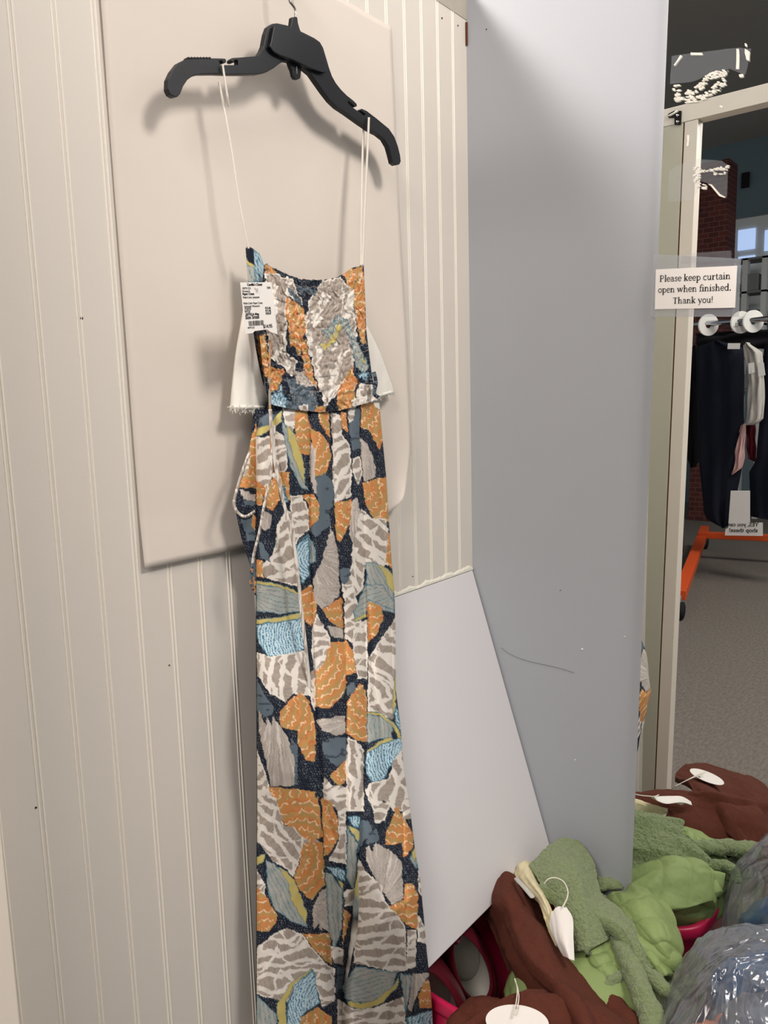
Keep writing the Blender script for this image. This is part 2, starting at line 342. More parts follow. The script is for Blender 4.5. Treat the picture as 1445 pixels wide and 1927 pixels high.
g0 = PY(775/3.0104+300, 375/3.0118, HY+0.0015); g1 = PY(777/3.0104+300, 422/3.0118, HY+0.0015)
tube('tongue_slot', [g0, g1], 0.0012, 'grey', tgi, 6)
for i in range(8):
    q0 = PY(*C7([(165+i*17, 331)])[0], HY+0.001); tube('grip_ridge', [q0+[0, -.001, 0], q0+[0, .008, 0]], 0.0016, 'black', body, 6)
hp = [PY(*C7([q])[0], HY+0.004) for q in ((768, 100), (771, 70), (765, 45), (748, 22), (736, 2))]
e = hp[-1]; hp += [e+[-.004, 0.002, .02], e+[0.0, .006, .045], e+[.022, .012, .060], e+[.045, .020, .048], e+[.052, .026, .03]]
tube('wire_hook', hp, 0.0016, 'steel', hg, 8, n=50)
na = np.array(e)+[.024, .0, .055]
nail = tube('wall_nail', [(na[0], -0.05, na[2]-.001), (na[0], 0.0, na[2]-.004)], 0.0022, 'steel', None, 8); tag(nail, 'steel nail in the beadboard wall carrying the hook of the black hanger', 'nail')
# ------------------------------------------------------------------ jumpsuit print
C_ = {k: np.array(srgb(v)) for k, v in dict(navy=(26,33,48), dot=(140,148,152), slate=(96,110,120), taupe=(172,161,150), taupe2=(150,138,128), white=(232,226,216),
  orange=(208,142,84), gold=(180,152,96), dko=(206,114,64), crm=(244,218,178), fea=(190,181,172), fea2=(152,142,134), leaf=(156,168,164), vein=(74,112,124), yel=(202,186,112), teal=(62,118,138), shell=(192,218,228), dash=(62,114,144)).items()}
def pip(x, y, poly):
    ins = np.zeros(x.shape, bool); n = len(poly); j = n-1
    for i in range(n):
        xi, yi = poly[i]; xj, yj = poly[j]
        cnd = ((yi > y) != (yj > y)) & (x < (xj-xi)*(y-yi)/((yj-yi) or 1e-9)+xi); ins ^= cnd; j = i
    return ins
def edist(x, y, poly):
    d = np.full(x.shape, 1e9); n = len(poly)
    for i in range(n):
        x0, y0 = poly[i]; x1, y1 = poly[(i+1) % n]; dx, dy = x1-x0, y1-y0; L2 = dx*dx+dy*dy+1e-9
        t = np.clip(((x-x0)*dx+(y-y0)*dy)/L2, 0, 1); d = np.minimum(d, np.hypot(x-x0-t*dx, y-y0-t*dy))
    return d
def mixc(a, b, t): return a*(1-t[:, None])+b*t[:, None]
def smst(x, a, b): t = np.clip((x-a)/(b-a), 0, 1); return t*t*(3-2*t)
def ground(x, y):
    c = np.tile(C_['navy'], (len(x), 1)); g = 4.6
    gx = x/g+0.5*np.floor(y/g) % 1; i = np.floor(gx); j = np.floor(y/g)
    ox = vn(i*1.7+.5, j*2.3+.5, 11); oy = vn(i*2.9+.5, j*1.3+.5, 12)
    d = np.hypot((gx-i-.25-.5*ox), (y/g-j-.25-.5*oy)*.8)
    return mixc(c, C_['dot'], (1-smst(d, .14, .32))*.68*vn(x/7, y/7, 77))
def paint(x, y, kind, poly, seed, code=''):
    cx = sum(p[0] for p in poly)/len(poly); cy = sum(p[1] for p in poly)/len(poly); rs = np.random.RandomState(seed*7+3)
    ed = edist(x, y, poly); R = max(12, ed.max() if len(ed) else 12)
    xs = [p[0] for p in poly]; ys = [p[1] for p in poly]; w_, h_ = max(xs)-min(xs), max(ys)-min(ys)
    ang = {0: math.pi/2, 1: -math.pi/2, 2: 0.4, 3: 2.6}[seed % 4]
    ax, ay = cx-math.cos(ang)*w_*.75, cy-math.sin(ang)*h_*.62
    r = np.hypot(x-ax, y-ay); th_ = np.arctan2(y-ay, x-ax); n1 = vn(x/9, y/9, seed); n2 = vn(x/4, y/4, seed+5)
    if kind == 'T':
        an = {'v': 0.0, 'd': .8, 'e': 2.3}.get(code, 1.45); p_ = (x-cx)*math.cos(an)+(y-cy)*math.sin(an); q_ = -(x-cx)*math.sin(an)+(y-cy)*math.cos(an)
        n0 = vn(x/34, y/34, seed+1); k = 26+14*rs.rand()
        c = mixc(np.tile(C_['taupe'], (len(x), 1)), C_['taupe2'], (vn(q_/1.5, p_/22, seed+2) > .6)*.6)
        for per, amp, wb, sh in ((23.0, .42, .30, 0.0), (47.0, -.8, .06, .5)):
            u = p_/per+amp*np.abs(np.sin(q_/k+seed))+.75*n0+sh; f = u-np.floor(u)
            wd = wb+.12*(n2-.5)+.34*(vn(q_/13, np.floor(u)*2.7, seed+9)-.3)
            c = mixc(c, C_['white'], 1-smst(np.minimum(f, 1-f)*2, wd, wd+.06))
        c = mixc(c, C_['white'], (1-smst(ed, 2.0, 3.2))*(vn(x/16, y/16, seed+8) > .42))
    elif kind == 'O':
        v = th_*3.9+seed; u = r/17.0; row = np.floor(u); v = v+.5*(row % 2); fu = u-row; fv = v-np.floor(v)
        arc = fu-0.38-0.34*(2*fv-1)**2+.25*(n1-.5)
        c = mixc(np.tile(C_['orange'], (len(x), 1)), C_['gold'], smst(-arc, -.25, .35)*.8*(vn(x/20, y/20, seed+4) > .3))
        c = mixc(c, C_['dko'], (1-smst(np.abs(arc-.10), .06, .14))*.7)
        c = mixc(c, C_['crm'], (1-smst(np.abs(arc), .05, .11))*(vn(x/7, y/7, seed+6) > .32)*.9)
        q = vn(x/3.0+y/7, y/9.0, seed+7); c = mixc(c, C_['gold'], (q > .70)*.4); c = mixc(c, C_['crm'], (q < .07)*.4)
    elif kind == 'F':
        s = vn(th_*95+n1, r/55, seed+2); s2 = vn(th_*42, r/70, seed+3)
        c = mixc(np.tile(C_['fea'], (len(x), 1)), C_['fea2'], smst(s, .5, .75)*.7); c = mixc(c, C_['white'], smst(s2, .66, .8)*.55)
    elif kind == 'L':
        n0_ = vn(x/40, y/40, seed+3); c = mixc(np.tile(C_['leaf'], (len(x), 1)), C_['fea'], n1*.6)
        Pp = np.array(poly)-[cx, cy]; ev = np.linalg.eigh(Pp.T @ Pp)[1]; pa = (x-cx)*ev[0, 1]+(y-cy)*ev[1, 1]; pb = (x-cx)*ev[0, 0]+(y-cy)*ev[1, 0]
        hl = np.abs(Pp @ ev[:, 1]).max()+1; f = (pb/9.0/np.clip(1-.75*(pa/hl)**2, .2, 1)+.7*n0_+.2) % 1; c = mixc(c, C_['vein'], (1-smst(np.abs(f-.5), .04, .10))*.7)
        c = mixc(c, C_['teal'], (1-smst(ed, 1.0, 2.0))*.85)
    elif kind == 'Y':
        c = mixc(np.tile(C_['yel'], (len(x), 1)), C_['leaf'], (n1 > .75)*.25); c = mixc(c, C_['teal'], (1-smst(ed, .6, 1.6))*.8)
    elif kind == 'B':
        rr = np.hypot(x-(cx+w_*.9), y-(cy-h_*.1)); t2 = np.arctan2(y-(cy-h_*.1), x-(cx+w_*.9))
        f = ((rr+3*n1)/5.0) % 1; g = (t2*26+np.floor(rr/5.0)*.5) % 1
        c = mixc(np.tile(C_['shell'], (len(x), 1)), C_['dash'], (np.abs(f-.5) < .23)*(np.abs(g-.5) < .40)*.92)
        c = mixc(c, C_['teal'], (1-smst(ed, 1.0, 2.2))*.9)
    elif kind == 'U':
        c = mixc(np.tile(C_['taupe'], (len(x), 1)), C_['taupe2'], (n2 > .6)*.5); q = vn(x/7+2*n1, y/30+x/60, seed+3)
        c = mixc(c, C_['white'], smst(q, .60, .70)); c = mixc(c, C_['white'], (1-smst(ed, 2.2, 3.6))*.8)
    elif kind == "X": c = ground(x, y)
    elif kind == 'W': c = np.tile(C_['white'], (len(x), 1))
    else:
        c = mixc(np.tile(C_['slate'], (len(x), 1)), C_['navy'], ((vn(x/14, y/5, seed) > .8))*.6)
    return c
A_ = (400, 740, 3.6125); B_ = (430, 1100, 3.6125); K_ = (430, 1500, 3.6125); D_ = (400, 440, 4.014)
POLY = [(A_, """
S 293 175 380 140 470 150 385 215 293 245|T 180 420 295 300 300 420 250 560 200 600|T 293 300 410 290 420 520 400 600 330 660 293 660|Y 293 245 400 205 470 105 472 190 375 265 293 302|T 415 250 500 300 510 500 440 600 410 560
T 470 80 560 90 560 230 530 280 490 200|L 470 170 520 260 545 400 600 540 655 665 600 640 535 520 500 380 475 250|Y 500 205 560 280 600 400 625 520 630 625 590 540 545 420 510 300
O 560 110 640 110 665 230 660 420 600 410 560 280|O 660 240 740 270 790 340 805 420 775 540 700 570 680 400|O 720 130 790 130 800 300 760 260 730 200|F 665 330 700 400 695 580 740 690 690 680 660 560
S 700 580 760 540 820 600 830 740 790 800 800 900 700 980 660 930 720 850 715 740|Td 800 130 870 150 880 280 930 350 945 520 945 700 830 745 818 600 812 300|O 870 130 910 130 920 270 880 240|S 915 100 1000 100 1000 380 950 390 930 250
T 925 80 970 80 960 180 925 200|O 1010 50 1080 20 1150 150 1170 290 1135 390 1060 250 1005 230|W 1070 20 1130 10 1150 110 1110 100|F 1000 300 1060 360 1110 500 1110 570 1030 600 1010 450|T 950 440 1000 430 1020 560 990 620 950 540
O 1020 605 1190 565 1195 760 1205 880 1090 850 1040 760|O 825 745 945 720 940 880 870 1010 840 990|T 525 700 600 690 655 790 658 930 590 980 555 1060 540 900|O 600 690 690 690 730 760 715 860 660 920 655 760
Td 440 900 490 800 540 800 560 1060 570 1200 460 1280 380 1150 420 1070|T 340 1160 380 1130 460 1160 580 1200 600 1320 440 1280 350 1250|L 565 1020 655 955 700 1060 700 1150 660 1160 655 970|B 565 1040 655 970 658 1240 610 1300 580 1200
F 800 905 850 1050 865 1360 800 1445 690 1420 680 1260 740 1150 770 1050|Te 950 1040 985 830 1010 780 1080 850 1170 850 1200 950 1190 1170 1030 1190 1020 1340 900 1445 880 1330 940 1200|F 930 960 945 740 985 700 1000 800 960 1040
S 860 1190 940 1190 930 1270 880 1320|O 1190 950 1215 960 1240 1220 1180 1150|L 1040 1150 1120 1150 1200 1260 1240 1380 1240 1500 1060 1445 1000 1400 1050 1250|Y 1110 1150 1190 1190 1245 1260 1245 1380 1190 1310 1160 1220
O 293 590 350 630 340 760 293 760|O 345 650 430 560 460 720 410 800 350 770|O 445 530 520 540 525 720 470 740|B 455 640 490 630 510 740 475 755|F 340 800 405 830 390 920 350 935 320 900|S 310 1000 350 1030 400 1150 330 1120|O 293 1130 345 1140 345 1250 293 1250"""),
(B_, """
L 186 0 330 10 480 60 495 190 340 200 186 180|Y 186 -25 290 -15 400 15 480 60 480 78 400 40 290 8 186 0|B 186 270 370 250 500 230 520 440 420 480 270 490 200 400|Y 186 235 380 215 500 190 500 230 370 250 186 268
Tv 190 460 280 490 520 450 560 760 440 740 385 800 280 740 200 620|O 490 50 560 0 600 150 590 230 560 290 505 230|F 580 0 760 0 750 80 640 170 600 130|T 570 310 600 200 690 360 700 420 660 540 585 600 565 450|O 640 175 770 80 780 300 720 280 670 230
T 770 0 850 0 900 250 860 400 790 370 785 100|L 850 190 930 0 1050 0 1130 120 1130 180 960 110 940 190 860 240|Y 850 235 940 190 940 220 860 255|O 945 110 1040 150 1050 240 1010 330 945 400|F 670 280 780 300 780 370 700 350
O 670 460 700 390 800 390 800 700 770 760 690 840 590 830 580 600 650 540|O 790 370 850 460 870 600 800 620|T 860 260 940 240 945 480 940 640 880 640 850 470 840 390|Te 950 500 1140 220 1150 560 1140 740 1115 920 1000 870 945 860
S 800 700 850 660 870 700 840 750 800 750|O 800 800 895 670 935 720 940 1070 870 1060 800 1010|S 190 640 260 780 310 830 300 880 240 900 190 850|T 560 600 590 560 590 860 560 800|O 400 800 490 730 550 800 590 950 590 1200 530 1200 470 1080 470 990 350 970 350 870
S 420 1040 470 1100 470 1350 430 1370|F 205 850 250 960 265 900 290 960 300 900 400 1040 450 1200 450 1370 290 1370 210 1000|T 186 1100 240 1250 280 1380 330 1540 186 1540|O 270 1370 590 1410 590 1470 620 1540 330 1540 290 1430|F 590 920 790 890 795 1010 740 1030 640 990
S 640 1070 700 1040 800 1040 800 1190 740 1240 660 1180 640 1120|Tv 810 1040 870 1060 920 1130 920 1540 800 1540 800 1190|T 650 1300 700 1360 800 1380 800 1540 640 1480|O 690 1300 800 1190 800 1330 760 1370 720 1350
L 940 880 1020 890 1120 950 1110 1040 1000 1060 940 1080|B 930 1150 1030 1090 1120 1050 1190 1040 1190 1110 1110 1220 1050 1330 980 1345 930 1290|B 1125 780 1160 880 1185 1040 1130 930|Y 940 865 1030 870 1130 940 1190 1055 1160 1050 1110 955 1020 888 940 885|Y 940 1130 1020 1070 1100 1030 1120 1050 1030 1090 940 1150|Y 1130 640 1150 560 1138 800 1120 920 1112 820
Tv 960 1350 1090 1320 1120 1200 1195 1100 1250 1540 1120 1540 1060 1460 980 1540 930 1400"""),
(K_, """
Te 186 0 330 0 375 190 440 200 500 260 500 380 440 540 380 480 300 440 230 340 186 300|T 500 240 620 300 600 330 500 360|O 320 0 610 0 640 270 560 310 500 270 440 200 380 190|O 500 320 640 300 655 600 560 700 490 640 445 540 490 420|O 630 0 700 40 740 150 745 290 680 390 650 400 640 200
T 700 0 800 0 800 460 680 430 750 300 740 100|T 186 470 250 600 250 720 200 700|Y 186 410 250 380 240 440 186 470|L 250 420 330 470 410 560 430 680 500 800 540 890 430 850 320 770 265 650|Y 330 470 400 510 460 580 500 690 535 800 530 875 480 790 420 690 405 590
O 186 600 260 680 330 800 325 860 270 910 186 910|F 570 760 620 650 660 620 690 930 640 880 630 920 610 860 580 900|L 655 510 700 520 780 640 770 900 715 1050 680 900 665 700|B 655 465 740 480 795 500 790 580 720 540|Y 730 550 785 590 780 640
L 805 200 880 320 870 500 850 640 800 540|B 808 130 895 130 890 220 830 190|Y 805 190 895 230 885 320 840 250|S 900 150 950 160 1020 300 930 280 880 380 895 200|T 650 1000 780 1030 780 1140 720 1130|T 780 640 860 620 850 740 790 740
O 1070 250 1140 60 1200 150 1260 250 1250 340 1190 420 1180 310 1060 330|T 960 0 1100 50 1060 160 1000 180|T 1190 0 1245 0 1250 140 1180 160|L 1230 420 1260 340 1290 420 1280 490|Y 1240 380 1262 340 1285 400 1262 440|F 935 340 960 330 975 370 1000 310 1110 370 1175 440 1190 690 1110 730 1000 560 940 440
S 940 240 1010 220 1020 300 940 320|T 880 420 930 500 1040 600 1060 700 1200 870 1215 1180 1140 1190 850 1130 870 700|O 1090 740 1190 700 1200 590 1250 590 1285 660 1285 900 1210 870|T 1280 780 1345 900 1345 1000 1290 980|T 1285 500 1300 500 1330 690 1290 650|T 1215 900 1280 900 1270 1150 1210 1180
O 780 760 830 800 800 920 775 1000|O 505 930 690 930 700 1140 640 1100 560 1000|T 190 1020 340 910 400 895 500 930 640 1110 720 1170 725 1380 640 1430 600 1300 400 1400 186 1340|B 400 1400 450 1280 580 1170 620 1400 500 1480 480 1700 385 1700
Y 330 1400 420 1260 580 1160 560 1190 450 1270 390 1400 395 1700 340 1700|L 186 1340 330 1480 330 1700 186 1700|O 490 1500 600 1430 700 1490 725 1700 490 1700|S 740 1150 790 1160 770 1290 730 1330|T 740 1370 850 1440 1000 1430 1200 1350 1210 1700 740 1700
L 770 1290 860 1150 1150 1190 1120 1290 990 1390 870 1400 790 1370|Y 800 1380 900 1400 1010 1370 1130 1270 1165 1200 1150 1290 1050 1400 920 1445 830 1430|L 1165 1200 1250 1210 1215 1420 1205 1480|F 1250 1200 1370 1200 1300 1300 1240 1460 1220 1440|O 1290 1350 1320 1260 1360 1240 1395 1380 1390 1430 1300 1430|B 1210 1500 1395 1440 1395 1700 1230 1700""")]
POLYD = [(D_, """
U 840 350 960 330 1060 420 1090 700 1050 1050 1000 1150 850 1310 760 1000 690 720 740 480|O 975 290 1130 235 1150 400 1040 420|S 620 390 800 420 780 470 640 430|U 400 290 600 340 690 540 560 470 550 900 640 950 600 1080 530 1010 430 940 400 600|S 560 420 600 420 690 540 640 540
O 400 220 480 290 470 310 405 290|O 550 470 680 560 710 640 690 740 660 930 590 830 560 650|O 660 830 700 800 790 1170 700 1060|O 1060 420 1150 400 1160 830 1110 800 1090 640|L 830 740 950 620 1020 650 1090 800 1180 1000 1150 1080 1080 1000 1040 800 960 640 870 800|Y 790 830 870 820 960 650 975 710 930 820 850 885
Y 1095 800 1160 980 1140 990|O 330 760 400 760 430 1000 540 1030 500 1170 450 1200 400 1080|B 440 1230 520 1140 550 1280 450 1280|S 540 1080 640 1100 790 1200 790 1300 620 1280|F 600 1030 700 1050 780 1160 650 1140|O 950 1190 1050 1000 1090 1100 1060 1240 960 1290|U 1110 1120 1200 1150 1240 1200 1080 1260|B 1090 1060 1190 1050 1160 1110|S 540 1260 800 1270 800 1370 560 1370|O 775 1290 850 1310 840 1370 775 1370|O 950 1220 1065 1220 1050 1370 940 1370|U 1060 1240 1260 1190 1260 1310 1060 1340|B 430 1220 560 1230 560 1370 430 1370|U 660 1290 720 1290 720 1370 660 1370""")]
def colour(px, py, polys, warp=1.6):
    px = px+warp*2*(vn(px/6, py/6, 91)-.5)+warp*(vn(px/2.2, py/2.2, 93)-.5); py = py+warp*2*(vn(px/6+40, py/6, 92)-.5)
    c = ground(px, py); sd = 0
    for (ox, oy, s), txt in polys:
        for it in txt.replace('\n', '|').split('|'):
            it = it.split()
            if len(it) < 7: continue
            sd += 1; nums = [float(q) for q in it[1:]]; pl_ = [(ox+nums[i]/s, oy+nums[i+1]/s) for i in range(0, len(nums), 2)]
            x0 = min(p[0] for p in pl_); x1 = max(p[0] for p in pl_); y0 = min(p[1] for p in pl_); y1 = max(p[1] for p in pl_)
            cand = np.nonzero((px >= x0) & (px <= x1) & (py >= y0) & (py <= y1))[0]
            if not len(cand): continue
            ok = pip(px[cand], py[cand], pl_); cand = cand[ok]
            if len(cand): c[cand] = paint(px[cand], py[cand], it[0][0], pl_, sd, it[0][1:])
    return c
def line(pts, y): return np.interp(y, [p[1] for p in pts], [p[0] for p in pts])
GY = -0.046
js = empty('printed_jumpsuit', tuple(PY(600.0, 500.0, GY))); tag(js, 'sleeveless floral jumpsuit in orange, navy and taupe hanging from the black hanger', 'jumpsuit')
Lp = [(503,755),(500,772),(487,786),(481,820),(481,1000),(482,1100),(483,1300),(484,1500),(483,1700),(483,2100)]
Rp = [(714,762),(722,850),(727,900),(733,1000),(738,1070),(742,1110),(744,1180),(745,1300),(754,1370),(760,1450),(770,1510),(781,1600),(790,1650),(797,1720),(803,1790),(808,1840),(813,1900),(816,1960),(822,2100)]
FL = [[(515,762),(522,850),(540,950),(553,1050),(565,1130),(572,1200),(580,1300),(592,1400),(604,1500),(607,1580),(612,1650),(622,1750),(630,1850),(634,1927),(640,2100)],
 [(583,762),(583,950),(586,1050),(588,1200),(596,1350),(610,1500),(640,1600),(640,2100)],
 [(623,762),(627,900),(630,1000),(640,1100),(648,1200),(651,1300),(652,1400),(653,1500),(652,1600),(646,1700),(643,1800),(640,2100)],
 [(657,762),(660,900),(662,1000),(684,1120),(690,1250),(691,1350),(687,1450),(683,1500),(678,1600),(672,1660),(665,1750),(647,1860),(645,2100)],
 [(677,762),(680,850),(683,900),(684,1000),(690,1130),(705,1300),(730,1450),(759,1520),(762,1650),(766,1800),(764,1927),(764,2100)],
 [(700,762),(712,900),(722,1000),(735,1150),(740,1300),(748,1400),(765,1500),(785,1650),(787,1750),(780,1880),(770,2100)]]
def legs():
    W_, H_ = 262, 760
    ys = np.linspace(758, 1985, H_)[:, None]*np.ones((1, W_)); t = np.ones((H_, 1))*np.linspace(0, 1, W_)[None]
    L_ = line(Lp, ys); R_ = line(Rp, ys); px = L_+(R_-L_)*t
    # uneven silhouette
    allf = [L_]+[line(f, ys) for f in FL]+[R_]
    allf = np.sort(np.stack(allf, 0), axis=0)
    bump = np.zeros_like(px); tt = np.zeros_like(px)
    for i in range(len(allf)-1):
        a, b = allf[i], allf[i+1]; wdt = np.maximum(b-a, 1e-3); u = (px-a)/wdt; m_ = (u >= 0) & (u <= 1)
        u = np.clip(u, 0, 1); amp = 0.0075*np.clip(wdt/38.0, .12, 1.25)
        prof = amp*(np.sin(np.pi*u**0.8)**0.6)*(1.0-0.35*u)
        bump = np.where(m_, prof, bump)
    bl = smst(ys, 758, 800)*.75+.25
    gap = np.exp(-((px-line(FL[3], ys))/9.0)**2)*smst(ys, 1560, 1800)*0.022
    ov = 0.020*np.sqrt(np.clip(1-(2*t-1)**2, 0, 1))
    Y = GY+0.006-bump*bl-ov-0.010*smst(ys, 1100, 1900)*(t > -1)*t+gap-0.0025*(vn(px/22, ys/90, 7)-.5)-0.0012*(vn(px/9, ys/16, 8)-.5)
    # the right-hand leg lies over the leaning board, whose left edge runs under the cloth
    diag = 503+(ys-1200)*(808-503)/620.0
    bz = np.clip((CZ-PY(px.ravel(), ys.ravel(), (GY+0*px).ravel()).reshape(H_, W_, 3)[..., 2]-.30)/.62, 0, 1)
    Y = Y-0.135*bz*smst(px, diag-190, diag+10)*smst(ys, 1080, 1300)
    V = PY(px.ravel(), ys.ravel(), Y.ravel())
    col = colour(px.ravel(), ys.ravel(), POLY)
    o = fast_mesh('trouser_legs', V, grid_faces(H_, W_), 'printf', js, col)
    # back of the legs, closing the tube
    nb = 44; yb = ys[::10, 0]; tb = np.linspace(0, 1, nb)[None, :]
    fi = np.arange(0, H_, 10); Vg = V.reshape(H_, W_, 3); a = Vg[fi, 0]; b = Vg[fi, -1]
    P = np.stack([Vg[fi][:, int(q*(W_-1))] for q in tb[0]], 1); P[:, 1:-1, 1] = np.minimum(P[:, 1:-1, 1]+.022, -.004); P[:, 1:-1, 0] += .034*(1-tb[..., 1:-1])**1.5; P[:, 0, 1] += .001; P[:, -1, 1] += .001
    cb = colour((420+np.zeros((len(fi), nb))+tb*200).ravel(), (yb[:, None]+0*tb).ravel(), POLY)
    fast_mesh('back_panel', P.reshape(-1, 3), grid_faces(len(fi), nb), 'printf', js, cb)
legs()
def bodice():
    W_, H_ = 250, 300
    tp = [(497,500),(503,496),(512,503),(528,510),(548,520),(570,526),(600,528),(622,526),(643,518),(655,509),(670,502),(683,499)]
    Lb = [(503,495),(488,610),(492,660),(498,700),(505,765),(508,790)]; Lb = [(498,490),(490,560),(487,620),(493,680),(500,730),(506,765),(510,790)]
    Rb = [(684,490),(687,560),(689,620),(694,660),(699,700),(706,735),(714,765),(716,790)]
    wb = [(500,760),(520,765),(560,772),(600,776),(640,772),(680,762),(716,752)]
    s = np.linspace(0, 1, H_)[:, None]*np.ones((1, W_)); t = np.ones((H_, 1))*np.linspace(0, 1, W_)[None]
    y0 = np.interp(498+186*t, [p[0] for p in tp], [p[1] for p in tp]); y1 = np.interp(500+216*t, [p[0] for p in wb], [p[1] for p in wb])
    y0 = y0+2.5*vn(t*42, 0*t, 5)-2
    py = y0+(y1-y0)*s; px = line(Lb, py)+(line(Rb, py)-line(Lb, py))*t
    row = (s*19.0) % 1; ruf = np.abs(np.sin(np.pi*row))**.5
    pk = vn(px/3.4+7*vn(px/30, py/30, 3), np.floor(s*19)*3.1+row*.8, 21)*.65+.35*vn(px/1.9, py/7, 22)
    Y = GY-0.012*np.sqrt(np.clip(1-(2*t-1)**2, 0, 1))-0.006*s-0.0008-0.0060*(pk-.35)*(.35+.65*ruf)-0.003*vn(px/40, py/60, 4)
    V = PY(px.ravel(), py.ravel(), Y.ravel())
    col = colour(px.ravel()+3.0*(pk.ravel()-.5), py.ravel()+5*(vn(px.ravel()/4, py.ravel()/9, 31)-.5), POLYD, 2.5)
    # gathered puckers catch slivers of the pale side of the print
    lt = (vn(px.ravel()/2.3, py.ravel()/6, 33) > .80)*.32*(col.mean(1) > .09); col = mixc(col, C_['white'], lt)
    st_ = (np.abs(row.ravel()-.04) < .05)*(vn(px.ravel()/5, py.ravel()/3, 34) > .35)*.35; col = mixc(col, C_['taupe'], st_)
    fast_mesh('smocked_bodice', V, grid_faces(H_, W_), 'printf', js, col)
    # back of the bodice, lying close to the wall, its upper corner showing at left
    W2, H2 = 90, 120; s = np.linspace(0, 1, H2)[:, None]*np.ones((1, W2)); t = np.ones((H2, 1))*np.linspace(0, 1, W2)[None]
    X0 = 462+20*s+30*s**3; X1 = 672+22*s; px = X0+(X1-X0)*t
    top = np.interp(px, [460, 466, 475, 488, 497, 520, 600, 680, 700], [470, 463, 467, 477, 497, 520, 545, 520, 510])
    py = top+(772-top)*s; Y = GY+0.016-0.014*np.exp(-((px-480)/16)**2)-.002*vn(px/4, py/20, 9)+.010*t
    px_, py_ = px.ravel(), py.ravel(); ol = [(D_, "N 250 180 270 90 312 130 318 240|Y 245 180 330 250 330 290 250 220|B 305 105 370 150 420 250 415 370 330 370 315 240|L 245 220 325 255 330 370 250 370|L 250 370 420 370 430 760 330 760|O 330 760 400 760 430 1000 470 1300 400 1200")]
    ol = [(D_, ol[0][1].replace('N ', 'X '))]
    c2 = colour(px_, py_, ol, 2.0)
    k = pip(px_, py_, [(462, 485), (466, 461), (477, 472), (479, 500)]); c2[k] = C_['navy']
    fast_mesh('bodice_back', PY(px_, py_, Y.ravel()), grid_faces(H2, W2), 'printf', js, c2)
bodice()
def back_drape():      # loose fabric and pocket side bulging out at the left of the hips
    W2, H2 = 70, 190; s = np.linspace(0, 1, H2)[:, None]*np.ones((1, W2)); t = np.ones((H2, 1))*np.linspace(0, 1, W2)[None]
    py = 770+s*350; Lq = [(478,770),(474,800),(470,840),(462,880),(452,910),(443,935),(443,960),(449,990),(456,1020),(466,1050),(474,1075),(478,1100),(479,1120)]
    px = line(Lq, py)+(505-line(Lq, py))*t
    Y = GY+0.012-0.010*np.sqrt(np.clip(1-(t-1)**2, 0, 1))-.003*vn(px/9, py/40, 6)
    ol = [(A_, "O 220 420 300 200 300 640 180 640 200 560|T 200 560 240 440 260 440 230 560|S 165 640 290 690 290 760 200 770|X 150 640 200 640 220 760 150 760|F 180 650 295 690 295 740 210 720|S 190 860 290 850 290 1000 240 1010|O 270 820 295 840 290 930 262 900|S 250 1120 290 1120 290 1260 250 1240|O 250 1230 295 1270 295 1360 262 1330")]
    c2 = colour(px.ravel(), py.ravel(), ol, 2.0)
    fast_mesh('hip_side_fabric', PY(px.ravel(), py.ravel(), Y.ravel()), grid_faces(H2, W2), 'printf', js, c2)
back_drape()
def strip(name, pts, wpx, dY, parent, cols=None, m='printf', thick=0.0006, nn=120, seed=1):
    P = catmull(np.array(pts, float), nn); T = np.gradient(P, axis=0); T /= np.linalg.norm(T, axis=1)[:, None]; Nn = np.stack([-T[:, 1], T[:, 0]], 1)
    k = 7; off = np.linspace(-.5, .5, k); Q = P[:, None]+Nn[:, None]*off[None, :, None]*wpx
    px = Q[..., 0].ravel(); py = Q[..., 1].ravel(); Y = (dY if np.isscalar(dY) else np.interp(np.linspace(0, 1, nn), np.linspace(0, 1, len(dY)), dY)[:, None])+0*Q[..., 0]-.0012*np.cos(off*np.pi)[None]
    V = PY(px, py, Y.ravel())
    if cols is not None:
        ii = np.repeat(np.arange(nn), k); nz = vn(ii/6.0, px/5, seed); c = np.array([C_[q] for q in cols])[np.clip((nz*len(cols)).astype(int), 0, len(cols)-1)]
        if m != 'printf': c = None
    else: c = None
    o = fast_mesh(name, V, grid_faces(nn, k), m, parent, c)
    md = o.modifiers.new('s', 'SOLIDIFY'); md.thickness = thick; md.offset = 0; return o
strip('waist_tie', [(508,640),(507,700),(508,770),(511,850),(514,890)], 4, [-.075, -.078, -.080, -.082, -.082], js, ['orange','gold','orange','taupe','navy'], seed=3)
strip('waist_tie', [(508,770),(516,860),(530,930),(545,990),(557,1050),(565,1130),(573,1200),(583,1290),(595,1370),(603,1440),(604,1475)], 6.0, [-.084, -.086, -.088, -.089, -.091, -.092], js, ['white','white','taupe','white','taupe','white'], seed=5)
strip('waist_tie', [(517,800),(512,850),(508,900),(497,950),(488,1000),(478,1040),(475,1060)], 4.5, [-.082, -.085, -.086, -.080, -.076], js, ['white','taupe','white','taupe'], seed=6)
strip('waist_tie', [(470,850),(455,890),(442,935),(441,952),(449,966),(462,972),(480,962)], 5, [-.052, -.056, -.060, -.060, -.060, -.064, -.072], js, ['taupe','white','taupe','fea'], seed=7)
strip('waist_tie', [(478,1045),(474,1070),(472,1095),(477,1110)], 5, [-.07, -.066, -.062], js, ['navy','slate','orange'], seed=8)
strip('waist_tie', [(703,700),(707,720),(704,740),(712,748)], 7, [-.072, -.074, -.074, -.072], js, ['navy','slate','navy'], seed=9)
